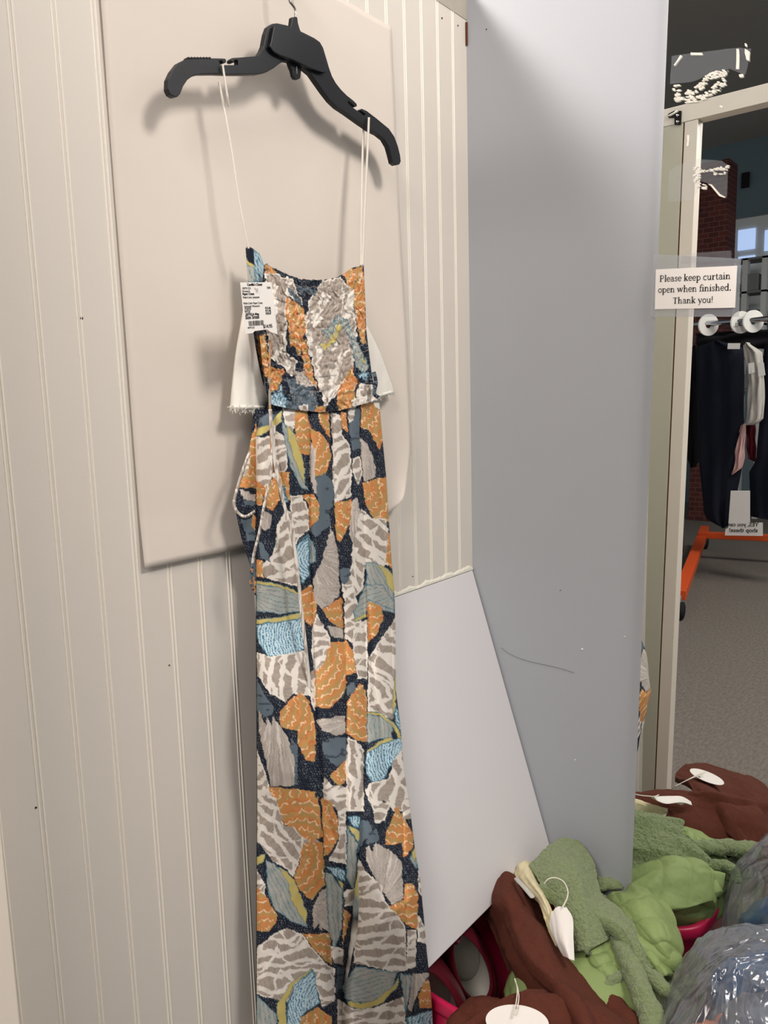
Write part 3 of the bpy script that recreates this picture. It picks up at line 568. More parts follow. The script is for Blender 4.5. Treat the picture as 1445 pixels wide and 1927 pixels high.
# hanger loops
lp = [('hanger_loop', [(419,122),(423,150),(428,182),(430,200)], 3.0, [HY-.004, HY-.004, HY-.003, HY+.004]),
      ('hanger_loop', [(412,154),(424,215),(437,290),(449,370),(460,430),(468,468)], 3.2, [HY+.010, HY+.004, HY, HY-.002, HY]),
      ('hanger_loop', [(684,240),(682,300),(680,400),(679,500)], 3.4, [HY+.010, HY+.002, HY-.004, HY-.006]),
      ('hanger_loop', [(694,221),(692,270),(687,380),(682,500)], 3.4, [HY-.004, HY-.004, HY-.005, HY-.007])]
for nm, pts, wd, dy in lp: strip(nm, pts, wd, dy, js, m='string', thick=.0008, nn=60)
# ------------------------------------------------------------------ white frayed garment behind
def frayed():
    root = empty('white_shorts', tuple(PY(590.0, 700.0, -0.02))); tag(root, 'white cotton shorts with frayed raw hems hanging behind the printed jumpsuit', 'shorts')
    rnd = random.Random(8)
    for nm, TL, BL, TR, BR, cy in (('leg', [(458,585),(452,620),(445,660),(440,700),(436,740),(434,768)], None, [(520,585),(520,620),(520,660),(522,700),(525,740),(500,768)], None, 0),
                          ('leg', [(660,600),(660,640),(665,670),(670,700),(680,730),(690,752)], None, [(690,615),(703,640),(716,668),(728,700),(736,722),(741,738)], None, 1)):
        H2, W2 = 60, 40; P1 = catmull(np.array(TL, float), H2); P2 = catmull(np.array(TR, float), H2); t = np.linspace(0, 1, W2)[None, :, None]
        Q = P1[:, None]*(1-t)+P2[:, None]*t; tt = t[..., 0]+0*Q[..., 0]
        bul = 0.012*np.sqrt(np.clip(1-(2*tt-1)**2, 0, 1)); base = -0.022 if cy == 0 else -0.020
        Y = base-bul-.004*vn(Q[..., 0]/14, Q[..., 1]/45, 4+cy)
        o = fast_mesh('leg', PY(Q[..., 0].ravel(), Q[..., 1].ravel(), Y.ravel()), grid_faces(H2, W2), 'denim', root)
        md = o.modifiers.new('s', 'SOLIDIFY'); md.thickness = .0012
        # frayed hem: many short threads
        V = []; Fq = []; bot = Q[-1]
        rows = 340 if cy == 0 else 200
        for i in range(rows):
            u = rnd.random()*(W2-1.01); a = int(u); p = bot[a]*(1-(u-a))+bot[a+1]*(u-a); yy = Y[-1, a]+rnd.uniform(-.003, .003)
            if cy == 0: p = p+np.array([rnd.uniform(-6, 3), rnd.uniform(-4, 5)])
            else: p = p+np.array([rnd.uniform(-4, 5), rnd.uniform(-4, 4)])
            an = rnd.uniform(0, 6.28); l = rnd.uniform(.002, .006); d = np.array([math.cos(an)*.8, rnd.uniform(-.6, .1), math.sin(an)*.9-.3])*l
            q = PY(p[0], p[1], yy); pth = np.array([q, q+d*.5+[rnd.uniform(-.001, .001), 0, rnd.uniform(-.001, .001)], q+d])
            v_, f_ = tube_data(pth, .00038, 4); Fq.append(f_+len(V)*12); V.append(v_)
        o = fast_mesh('frayed_hem', np.concatenate(V), np.concatenate(Fq), 'denim', root); o['kind'] = 'stuff' if False else 'part'; del o['kind']
        hp_ = [PY(q[0], q[1]-1.5, Y[-1, i]-.001) for i, q in enumerate(bot)][::4]
        tube('hem_roll', hp_, .0028, 'denim', root, 6, n=40)
    # upper part linking both legs behind the bodice
    H2, W2 = 20, 50; t = np.linspace(0, 1, W2)[None]+np.zeros((H2, 1)); s = np.linspace(0, 1, H2)[:, None]+0*t
    px = 462+(690-462)*t; py = 585+15*t+s*60; o = fast_mesh('hip_panel', PY(px.ravel(), py.ravel(), (-0.020-.004*np.sin(t*9)).ravel()), grid_faces(H2, W2), 'denim', root)
    md = o.modifiers.new('s', 'SOLIDIFY'); md.thickness = .0012
frayed()
# ------------------------------------------------------------------ writing
def text_mesh(txt, size, m, name='lettering', bold=0.0, sx=1.0):
    cu = bpy.data.curves.new(name, 'FONT'); cu.body = txt; cu.size = size; cu.extrude = 0.00008; cu.offset = bold; cu.resolution_u = 3
    o = bpy.data.objects.new('t', cu); S.collection.objects.link(o); bpy.context.view_layer.update()
    me = bpy.data.meshes.new_from_object(o.evaluated_get(bpy.context.evaluated_depsgraph_get())); bpy.data.objects.remove(o)
    me.transform(Matrix.Diagonal((sx, 1, 1, 1))); me.name = name
    return me
def put(me, org, ex, ey, m, parent, name='lettering'):
    ex = Vector(ex).normalized(); ey = Vector(ey).normalized(); ez = ex.cross(ey)
    mt_ = Matrix(((ex.x, ey.x, ez.x, org[0]), (ex.y, ey.y, ez.y, org[1]), (ex.z, ey.z, ez.z, org[2]), (0, 0, 0, 1))); me.transform(mt_)
    return link(name, me, m, parent)
def price_tag():
    YT = -0.088
    TLc, TRc, BLc, BRc = [PY(float(a), float(b), YT) for a, b in ((452, 531.5), (511, 531), (462, 628), (518, 636))]
    org = TLc; ex = TRc-TLc; W0 = np.linalg.norm(ex); ex = ex/W0; ey = BLc-TLc; H0 = np.linalg.norm(ey); ey = ey/H0
    root = empty('price_tag', tuple(org)); tag(root, 'white paper price tag with barcode pinned at the left edge of the smocked bodice', 'tag')
    def P(u, v, d=0.0): return org+ex*W0*u+(BLc-TLc)*v+np.array([0, -d, 0])
    outl_ = [P(0, 0), P(1, 0), P(1.02, .5), P(1.03, 1.06), P(.80, 1.0), P(.72, .945), P(.30, .96), P(.22, 1.0), P(.0, 1.0)]
    prism('tag_paper', outl_, (0, 0.0004, 0), 'card', root)
    rows = [("Camilla's Closet", .20, .065, .058, 1), ("10979-223", .03, .135, .05, 0), ("2005", .82, .13, .05, 0), ("Women's", .025, .19, .05, 0), ("Paper Crane", .03, .245, .056, 1), ("Multi-Color, Jumpsuit", .03, .31, .05, 0),
            ("Multi-Color Paper Crane", .03, .425, .05, 0), ("Jumpsuit Women's", .05, .485, .05, 0), ("7/24/25", .04, .535, .054, .5), ("$13.46", .70, .535, .052, 1), ("9/7/25", .04, .59, .054, .5), ("$11.96", .70, .59, .052, 1),
            ("10/7/25 & After", .05, .645, .054, 1), ("$10.47", .70, .645, .052, 1), ("Size Small", .04, .715, .088, 1), ("10979-223", .07, .905, .042, 0), ("$14.95", .58, .915, .086, 1)]
    for tx, u, v, h, b in rows:
        me = text_mesh(tx, H0*h*1.18, 'ink', bold=.00012*b, sx=.92 if len(tx) < 18 else .86)
        put(me, P(u, v, 0.0003), ex, -ey, 'ink', root)
    bm = bmesh.new(); rnd = random.Random(2); u = .13
    while u < .60:
        w_ = rnd.choice((.006, .01, .016)); q = [P(u, .755, .0003), P(u+w_, .755, .0003), P(u+w_, .855, .0003), P(u, .855, .0003)]; bm.faces.new([bm.verts.new(tuple(k)) for k in q]); u += w_+rnd.choice((.006, .010, .014))
    fin(bm, 'barcode', 'ink', root)
    tube('tag_pin', [P(.42, .10, .0015), P(.5, .14, .002), P(.47, .19, .001)], .0007, 'string', root, 6)
price_tag()
# serif letters drawn as strokes: (points, width); x-height 1, ascender 1.55
def arc(cx, cy, rx, ry, a0, a1, n=14): return [(cx+rx*math.cos(math.radians(a0+(a1-a0)*i/n)), cy+ry*math.sin(math.radians(a0+(a1-a0)*i/n))) for i in range(n+1)]
TK, TN = 0.235, 0.125
def sf(x, y, w=.17): return ([(x-w, y), (x+w, y)], TN)
G = {
 'P': (1.12, [([(.25, 0), (.25, 1.45)], TK), ([(.25, 1.4)]+arc(.55, 1.06, .38, .34, 90, -90)+[(.25, .72)], .14), sf(.27, .05, .24), ([(.03, 1.42), (.4, 1.42)], TN)]),
 'l': (.52, [([(.26, 0), (.26, 1.55)], TK), sf(.26, .05, .22), ([(.05, 1.50), (.26, 1.50)], TN)]),
 'e': (.88, [([(.1, .52), (.76, .52)], TN), (arc(.45, .5, .35, .46, 5, 180)+arc(.45, .5, .35, .46, 180, 318), .155)]),
 'a': (.94, [(arc(.42, .70, .27, .27, 160, 10)+[(.69, .6), (.69, .2), (.76, .06), (.9, .07)], .16), (arc(.42, .29, .30, .25, 80, 360), .13), ([(.42, .55), (.69, .6)], TN)]),
 's': (.76, [([(.64, .72), (.58, .9), (.38, .95), (.2, .88), (.15, .72), (.26, .58), (.5, .45), (.62, .3), (.56, .12), (.36, .04), (.17, .1), (.11, .28)], .15)]),
 'k': (1.04, [([(.25, 0), (.25, 1.55)], TK), ([(.28, .38), (.76, .92)], TN), ([(.42, .55), (.82, .05)], TK), sf(.25, .05, .22), sf(.82, .05, .19), sf(.76, .94, .2), ([(.04, 1.5), (.25, 1.5)], TN)]),
 'p': (1.04, [([(.25, -.5), (.25, .95)], TK), (arc(.52, .48, .36, .45, 150, -150), .155), sf(.26, -.48, .22), ([(.04, .94), (.25, .94)], TN)]),
 'c': (.84, [(arc(.46, .49, .36, .45, 48, 315), .16), ([(.7, .78), (.7, .68)], .18)]),
 'u': (1.08, [([(.24, .94), (.24, .3)]+arc(.48, .3, .24, .25, 180, 300)+[(.78, .3)], .16), ([(.8, .95), (.8, .05), (.98, .05)], TK*.9), ([(.03, .94), (.24, .94)], TN), ([(.6, .94), (.8, .94)], TN)]),
 'r': (.78, [([(.25, 0), (.25, .95)], TK), ([(.28, .55), (.38, .82), (.55, .93), (.68, .88)], .14), ([(.68, .88), (.68, .78)], .15), sf(.27, .05, .24), ([(.04, .94), (.25, .94)], TN)]),
 't': (.68, [([(.28, 1.25), (.28, .25), (.36, .07), (.52, .05), (.62, .14)], .17), ([(.05, .92), (.56, .92)], TN)]),
 'i': (.54, [([(.26, 0), (.26, .95)], TK), sf(.27, .05, .22), ([(.05, .94), (.26, .94)], TN), ([(.25, 1.27), (.25, 1.44)], .19)]),
 'n': (1.12, [([(.25, 0), (.25, .95)], TK), ([(.28, .62), (.42, .85), (.6, .93), (.76, .84), (.82, .6), (.82, 0)], .16), sf(.26, .05, .21), sf(.83, .05, .2), ([(.04, .94), (.25, .94)], TN)]),
 'o': (.96, [(arc(.48, .49, .37, .45, 0, 360, 24), .16)]),
 'w': (1.44, [([(.15, .95), (.42, .05)], TK*.9), ([(.42, .05), (.70, .9)], TN), ([(.70, .92), (.98, .05)], TK*.9), ([(.98, .05), (1.27, .95)], TN), sf(.16, .94, .16), sf(1.25, .94, .16), sf(.68, .94, .12)]),
 'h': (1.12, [([(.25, 0), (.25, 1.55)], TK), ([(.28, .62), (.42, .85), (.6, .93), (.76, .84), (.82, .6), (.82, 0)], .16), sf(.26, .05, .21), sf(.83, .05, .2), ([(.04, 1.5), (.25, 1.5)], TN)]),
 'f': (.58, [([(.27, 0), (.27, 1.2), (.34, 1.42), (.5, 1.52), (.68, 1.48)], .17), ([(.05, .92), (.56, .92)], TN), sf(.28, .05, .24)]),
 'd': (1.06, [([(.78, 1.55), (.78, .05), (.98, .05)], TK*.95), (arc(.48, .48, .36, .45, 30, 330), .155), ([(.57, 1.5), (.78, 1.5)], TN)]),
 '.': (.42, [([(.22, -.03), (.22, .22)], .26)]),
 'T': (1.22, [([(.6, 0), (.6, 1.42)], TK), ([(.12, 1.4), (1.08, 1.4)], .11), sf(.6, .05, .24), ([(.12, 1.42), (.12, 1.15)], .09), ([(1.08, 1.42), (1.08, 1.15)], .09)]),
 'y': (1.02, [([(.18, .92), (.52, .08)], TK*.95), ([(.88, .92), (.48, -.12), (.32, -.42), (.14, -.44)], .11), sf(.2, .94, .19), sf(.86, .94, .17)]),
 '!': (.5, [([(.22, 1.5), (.22, .48)], .19), ([(.22, .03), (.22, .18)], .2)]), ' ': (.5, [])}
def serif_line(bm, txt, org, ex, ey, xh):
    x = 0; 
    for ch in txt:
        adv, strokes = G[ch]
        for pts, wd in strokes:
            n = len(pts); P = np.array(pts, float); T = np.gradient(P, axis=0); T /= np.linalg.norm(T, axis=1)[:, None]+1e-9; Nn = np.stack([-T[:, 1], T[:, 0]], 1)
            a = P+Nn*wd/2; b = P-Nn*wd/2; mk = lambda q: bm.verts.new(tuple(org+ex*((x+q[0])*xh)+ey*(q[1]*xh)))
            va = [mk(q) for q in a]; vb = [mk(q) for q in b]
            for i in range(n-1): bm.faces.new((va[i], va[i+1], vb[i+1], vb[i]))
        x += adv
    return x*xh
def line_width(txt): return sum(G[c][0] for c in txt)
def sign():
    xf = mf-0.0022; q = lambda x, y, d=0: PX(float(x), float(y), xf-d)
    tl, tr, br, bl = q(1234, 507), q(1387, 500), q(1383, 579), q(1232, 582)
    root = empty('notice_sign', tuple(tl)); tag(root, 'white notice card in clear plastic pocket taped over the left edge of the mirror', 'sign')
    pk = [q(1230, 478, -.001), q(1394, 487, -.001), q(1390, 596, -.001), q(1224, 596, -.001)]
    prism('plastic_pocket', pk, (0.0006, 0, 0), 'pocket', root)
    prism('notice_card', [tl, tr, br, bl], (0.0005, 0, 0), 'card', root)
    prism('tape_strip', [q(1281, 477, .0006), q(1375, 471, .0006), q(1376, 490, .0006), q(1281, 496, .0006)], (0.0002, 0, 0), 'tape', root)
    ex = tr-tl; ex /= np.linalg.norm(ex); ey = np.cross(np.array([-1.0, 0, 0]), ex); ey /= np.linalg.norm(ey)
    if ey[2] < 0: ey = -ey
    for txt, x0, y0, x1, y1 in (('Please keep curtain', 1241, 530.5, 1373.5, 525), ('open when finished.', 1238, 551, 1374.5, 546.5), ('Thank you!', 1265.5, 571.5, 1341, 569.5)):
        a, b = q(x0, y0, .0004), q(x1, y1, .0004); wd = np.linalg.norm(b-a); e_ = (b-a)/wd; xh = wd/(line_width(txt)-.12); u_ = tl-bl; u_ = u_/np.linalg.norm(u_)
        bm = bmesh.new(); serif_line(bm, txt, a, e_, u_, xh)
        me = bpy.data.meshes.new('lettering'); bm.to_mesh(me); bm.free(); link('lettering', me, 'ink', root)
sign()
def ragged(pts, amp, seed, n=8):
    rnd = random.Random(seed); out = []
    for i in range(len(pts)):
        a = np.array(pts[i], float); b = np.array(pts[(i+1) % len(pts)], float)
        for k in range(n):
            t = k/n; p = a*(1-t)+b*t; out.append((p[0]+rnd.uniform(-amp, amp), p[1]+rnd.uniform(-amp, amp)))
    return out
def flakes(pts, d, parent, seed, n=90, s=3.2):
    rnd = random.Random(seed); bm = bmesh.new(); x0 = min(p[0] for p in pts); x1 = max(p[0] for p in pts); y0 = min(p[1] for p in pts); y1 = max(p[1] for p in pts); k = 0; g = 0
    while k < n and g < 6000:
        g += 1; x, y = rnd.uniform(x0, x1), rnd.uniform(y0, y1)
        if not pip(np.array([x]), np.array([y]), pts)[0] or vn(np.array([x/6]), np.array([y/3.5]), seed)[0] < .38: continue
        k += 1; m_ = rnd.randint(5, 8); a0 = rnd.uniform(0, 6); r_ = s*rnd.uniform(.3, 1.0)
        P = [PX(x+r_*1.4*math.cos(a0+2*math.pi*i/m_)*rnd.uniform(.6, 1.1), y+r_*.6*math.sin(a0+2*math.pi*i/m_)*rnd.uniform(.6, 1.1), mf-d-k*.000004) for i in range(m_)]
        try: bm.faces.new([bm.verts.new(tuple(q)) for q in P])
        except ValueError: pass
    return fin(bm, 'paper_residue', 'flake', parent)
def tapes():
    C1 = lambda pts: [(1145+x/4.817, y/4.817) for x, y in pts]
    def flat(nm, pts, d, m, parent): return prism(nm, [PX(x, y, mf-d) for x, y in pts], (0.00035, 0, 0), m, parent)
    r = empty('torn_tape', tuple(PX(1300.0, 130.0, mf))); tag(r, 'upper strip of torn clear tape with white paper residue on the mirror', 'tape')
    flat('tape_film', ragged(C1([(572, 505), (1000, 450), (1180, 432), (1290, 440), (1240, 680), (1100, 625), (900, 680), (760, 740), (555, 760)]), .5, 1, 3), .0010, 'tape', r)
    flakes((C1([(582, 770), (640, 770), (640, 840), (760, 800), (850, 740), (880, 680), (1010, 630), (1085, 640), (1060, 690), (900, 720), (860, 800), (740, 870), (690, 850), (680, 820), (640, 880), (590, 900)])), .0016, r, 2, 230)
    flakes((C1([(590, 880), (700, 880), (860, 850), (940, 790), (1040, 700), (1060, 760), (960, 850), (860, 910), (700, 935), (600, 920)])), .0022, r, 3, 200)
    flat('paper_residue', ragged(C1([(745, 478), (850, 480), (850, 500), (745, 500)]), .6, 4, 2), .0020, 'flake', r)
    flat('paper_residue', ragged(C1([(1158, 440), (1182, 440), (1182, 625), (1155, 625)]), .6, 5, 3), .0020, 'flake', r)
    for k, pp in enumerate([[(1232, 392), (1250, 395), (1252, 420), (1235, 418)], [(1235, 440), (1280, 470), (1275, 550), (1250, 540), (1232, 480)], [(1180, 675), (1220, 670), (1222, 695), (1190, 700)], [(590, 590), (650, 500), (668, 508), (600, 595)], [(540, 1045), (620, 998), (625, 1004), (545, 1050)], [(1005, 955), (1035, 960), (1030, 978), (1008, 970)]]):
        flat('paper_residue', ragged(C1(pp), .4, 10+k, 2), .0024, 'flake', r)
    r = empty('torn_tape', tuple(PX(1300.0, 340.0, mf))); tag(r, 'lower patch of wrinkled torn tape on the mirror just above the notice sign', 'tape')
    flat('tape_film', ragged(C1([(540, 1560), (620, 1500), (760, 1440), (830, 1440), (830, 1680), (770, 1800), (660, 1820), (540, 1825)]), .8, 6, 3), .0010, 'tape', r)
    flat('tape_film', ragged(C1([(830, 1445), (1025, 1455), (1085, 1500), (1070, 1790), (1010, 1760), (920, 1670), (830, 1640)]), .5, 7, 3), .0012, 'tape', r)
    flakes((C1([(830, 1540), (960, 1520), (1085, 1495), (1085, 1520), (1050, 1580), (940, 1585), (960, 1545), (830, 1565)])), .0018, r, 8, 120, 2.4)
    flakes((C1([(765, 1500), (830, 1520), (835, 1700), (800, 1710), (770, 1620)])), .0018, r, 9, 60, 2.6)
    flakes((C1([(840, 1660), (890, 1680), (880, 1730), (840, 1760)])), .0018, r, 12, 30, 2.4)
    flat('paper_residue', ragged(C1([(900, 1665), (935, 1672), (1010, 1760), (1060, 1785), (1050, 1792), (1000, 1775), (925, 1685)]), .3, 13, 2), .0018, 'flake', r)
    flat('paper_residue', ragged(C1([(712, 1220), (732, 1225), (725, 1320), (708, 1325)]), .5, 14, 2), .0018, 'flake', r)
tapes()
# ------------------------------------------------------------------ soft goods helpers
def csurf(name, ctrl, m, parent, nu=70, nv=50, thick=0.012, amp=0.004, sc=18.0, amp2=0.0015, sc2=70.0, seed=1, puff=0.0, quilt=0.0, space='z', curl=0.0):
    """smooth cloth surface through rows of control points (px, py, height)"""
    A = np.array([[PZ(float(p[0]), float(p[1]), CZ+p[2]) if len(p) == 3 else np.array(p[:3]) for p in row] for row in ctrl])
    B = catmull(A, nu); B = np.swapaxes(catmull(np.swapaxes(B, 0, 1), nv), 0, 1)
    return cloth(name, B, m, parent, thick, amp, sc, amp2, sc2, seed, puff, quilt)
def cloth(name, B, m, parent, thick, amp, sc, amp2, sc2, seed, puff=0.0, quilt=0.0):
    nu, nv = B.shape[:2]; du = np.gradient(B, axis=0); dv = np.gradient(B, axis=1); N_ = np.cross(du, dv); N_ /= np.linalg.norm(N_, axis=2)[..., None]+1e-12
    mid = N_[nu//2, nv//2]
    if mid @ (CAM-B[nu//2, nv//2]) < 0: N_ = -N_
    F_ = B.reshape(-1, 3); d = amp*(vn3(F_*sc, seed)-.5)*2+amp2*(vn3(F_*sc2, seed+1)-.5)*2+amp2*.5*(vn3(F_*sc2*2.3, seed+2)-.5)*2
    # drawn-out wrinkles along the length
    u = np.linspace(0, 1, nu)[:, None]+np.zeros((nu, nv)); v = np.linspace(0, 1, nv)[None]+np.zeros((nu, nv))
    d = d.reshape(nu, nv)+amp*.9*(vn(v*7+2.5*vn(u*3, v*2, seed+5), u*2.2, seed+6)-.5)*2
    if quilt:
        q = np.minimum(np.abs(np.sin(u*math.pi*quilt+.8*vn(u*3, v*3, seed+9))), np.abs(np.sin(v*math.pi*quilt*.8))+.35); d += 0.0045*(np.sqrt(q)-.6)
    if puff:
        e = np.minimum(np.minimum(u, 1-u), np.minimum(v, 1-v)); d += puff*np.sqrt(np.clip(1-(1-np.clip(e/.22, 0, 1))**2, 0, 1))
    P = B+N_*d[..., None]; Q = B-N_*thick
    V = np.concatenate([P.reshape(-1, 3), Q[::1, ::1].reshape(-1, 3)]); n = nu*nv; Fq = [grid_faces(nu, nv), grid_faces(nu, nv, off=n)[:, ::-1]]
    idx = np.arange(n).reshape(nu, nv); ring = np.concatenate([idx[0, :-1], idx[:-1, -1], idx[-1, ::-1][:-1], idx[::-1, 0][:-1]]); nx = np.roll(ring, -1)
    Fq.append(np.stack([nx, ring, ring+n, nx+n], 1))
    return fast_mesh(name, V, np.concatenate(Fq), m, parent)
def roll(name, path, rad, m, parent, n=90, ns=28, amp=.004, sc=30, amp2=.002, sc2=110, seed=1, flat=.62):
    A = np.array([PZ(float(p[0]), float(p[1]), CZ+p[2]) for p in path]); P = catmull(A, n)
    t = np.linspace(0, 1, n); rr = (np.interp(t, np.linspace(0, 1, len(rad)), rad) if not np.isscalar(rad) else np.full(n, rad))*np.clip(np.minimum(t, 1-t)/.06, .05, 1)**.5
    V, Fq = tube_data(P, rr, ns, flat); C0 = np.repeat(P, ns, 0); N_ = (V-C0); N_ /= np.linalg.norm(N_, axis=1)[:, None]+1e-9
    V = V+N_*(amp*(vn3(V*sc, seed)-.5)*2+amp2*(vn3(V*sc2, seed+1)-.5)*2)[:, None]
    return fast_mesh(name, V, Fq, m, parent)
def blob(name, c, r, m, parent, amp=.15, sc=2.2, seed=1, n=60, ns=80, sq=2.0, wr=0.0, col=None):
    th_ = np.linspace(0.02, math.pi-.02, n)[:, None]; ph = np.linspace(0, 2*math.pi, ns, endpoint=False)[None]
    D = np.stack([np.sin(th_)*np.cos(ph), np.sin(th_)*np.sin(ph), np.cos(th_)+0*ph], -1); L = (np.abs(D)**sq).sum(-1)**(1/sq); D = D/L[..., None]
    F_ = D.reshape(-1, 3); k = 1+amp*(vn3(F_*sc+seed*3.1, seed)-.5)*2+amp*.4*(vn3(F_*sc*2.7+seed, seed+1)-.5)*2
    if wr:
        q = vn3(F_*np.array([5, 5, 2.2])+seed, seed+4); k += wr*(1-np.abs(2*q-1)**.5); q = vn3(F_*np.array([11, 9, 5])+seed, seed+7); k += wr*.6*(1-np.abs(2*q-1)**.5)
    return fast_mesh(name, np.array(c)+F_*k[:, None]*np.array(r), grid_faces(n, ns, True), m, parent)
# ------------------------------------------------------------------ pink laundry basket
def basket():
    root = empty('laundry_basket', (0.99, -0.27, 0)); tag(root, 'hot pink plastic tub heaped with clothes in the corner below the mirror', 'basket')
    x0, x1, y0, y1, H_ = 0.945, 1.312, -0.475, -0.045, 0.345
    def ring(k, z, n=72):
        cx, cy, rx, ry = (x0+x1)/2, (y0+y1)/2, (x1-x0)/2*k, (y1-y0)/2*k-(1-k)*0; a = np.linspace(0, 2*math.pi, n, endpoint=False); e = 0.45
        return np.stack([cx+rx*np.sign(np.cos(a))*np.abs(np.cos(a))**e, cy+ry*np.sign(np.sin(a))*np.abs(np.sin(a))**e, np.full(n, z)], 1)
    R_ = [ring(.80, 0.0), ring(.81, 0.004), ring(.93, H_-.04), ring(.935, H_-.03), ring(.985, H_-.028), ring(1.0, H_-.02), ring(1.0, H_-.004), ring(.99, H_), ring(.955, H_), ring(.92, H_-.01), ring(.905, H_-.05), ring(.79, .01)]
    V = np.concatenate(R_); n = 72; F_ = [tuple(f) for f in grid_faces(len(R_), n, True)]+[tuple(range(n))[::-1], tuple((len(R_)-1)*n+j for j in range(n))]
    k6 = 3*n
    mesh('tub', V, F_, 'pink', root, True)
    # moulded handle plates under the rim at both short ends
    for sx in (x0+.0, x1-.008): boxo('handle', 'pink', (sx, sx+.006, -.34, -.25, H_-.05, H_-.01), root, .002)
basket()
hp_ = blob('dark_garment', (1.09, -0.340, 0.190), (0.18, 0.110, 0.120), 'dark', None, .05, 2.5, 9, sq=2.6); blob('back_fold', (1.09, -.066, .18), (.18, .006, .14), 'dark', hp_, .1, 3, 12, sq=3)
tag(hp_, 'dark crumpled garment at the bottom of the heap in the pink tub', 'garment')
# ------------------------------------------------------------------ maroon clogs
def shoe(loc, rz, pitch, label):
    root = empty('rubber_clog', (0, 0, 0)); tag(root, label, 'shoe', 'pair of maroon clogs')
    n = 56; a = np.linspace(0, 2*math.pi, n, endpoint=False)
    def ol(L0, L1, w, z, toe=1.0, dz=0.0, cxo=0.0):
        y = (L0+L1)/2+(L1-L0)/2*np.sin(a); x = w*np.cos(a)*(1+.16*np.sin(a)*toe)+cxo+.006*np.sin(a)
        return np.stack([x, y, z+dz*np.sin(a)+0*a], 1)
    # toe towards +y, heel at -y
    S_ = [ol(-.128, .132, .043, 0), ol(-.134, .140, .048, .004), ol(-.135, .141, .049, .022), ol(-.131, .137, .046, .026)]
    U_ = [ol(-.131, .137, .046, .024), ol(-.132, .137, .0475, .040), ol(-.130, .130, .0465, .062, dz=-.006), ol(-.127, .105, .042, .080, dz=-.004), ol(-.124, .075, .036, .092, dz=.003), ol(-.120, .048, .031, .096, dz=.004), ol(-.116, .042, .0275, .092, dz=.004)]
    I_ = [ol(-.1155, .0425, .0272, .0915, dz=.004), ol(-.116, .046, .029, .070), ol(-.118, .060, .034, .034)]
    def loft(nm, R_, m, cap0, cap1):
        V = np.concatenate(R_); F_ = [tuple(f) for f in grid_faces(len(R_), n, True)]
        if cap0: F_.append(tuple(range(n))[::-1])
        if cap1: F_.append(tuple((len(R_)-1)*n+j for j in range(n)))
        return mesh(nm, V, F_, m, root, True)
    loft('sole', S_, 'sole', 1, 1); loft('upper', U_, 'maroon', 0, 0); loft('shoe_lining', I_, 'lining', 0, 0); loft('insole', [ol(-.118, .062, .035, .030), ol(-.116, .060, .033, .034)], 'lining', 1, 1)
    loft('collar_binding', [ol(-.1225, .050, .033, .0955, dz=.004), ol(-.119, .046, .029, .0995, dz=.004), ol(-.1155, .043, .027, .0955, dz=.004)], 'maroon', 0, 0)
    tube('pull_loop', [(-.007, -.122, .088), (-.008, -.128, .108), (0, -.132, .118), (.008, -.128, .108), (.007, -.122, .088)], .0022, 'maroon', root, 8, n=30)
    T_ = Vector((.40, -.15, -.90)).normalized(); N0 = Vector((-.63, -.41, .66)); N0 = (N0-T_*N0.dot(T_)).normalized(); X_ = T_.cross(N0)
    Rm = Matrix(((X_.x, T_.x, N0.x), (X_.y, T_.y, N0.y), (X_.z, T_.z, N0.z)))
    root.rotation_euler = Rm.to_euler(); root.location = Vector(loc)-Rm @ Vector((0, -.13, .10))
    for c in root.children: c.matrix_parent_inverse = Matrix.Identity(4)
    return root
shoe((1.025, -0.150, 0.408), math.radians(152), math.radians(6), 'maroon clog with grey lining beside the rolled brown garment')
shoe((0.925, -0.148, 0.400), math.radians(156), math.radians(6), 'maroon clog partly hidden behind the hem of the printed jumpsuit')
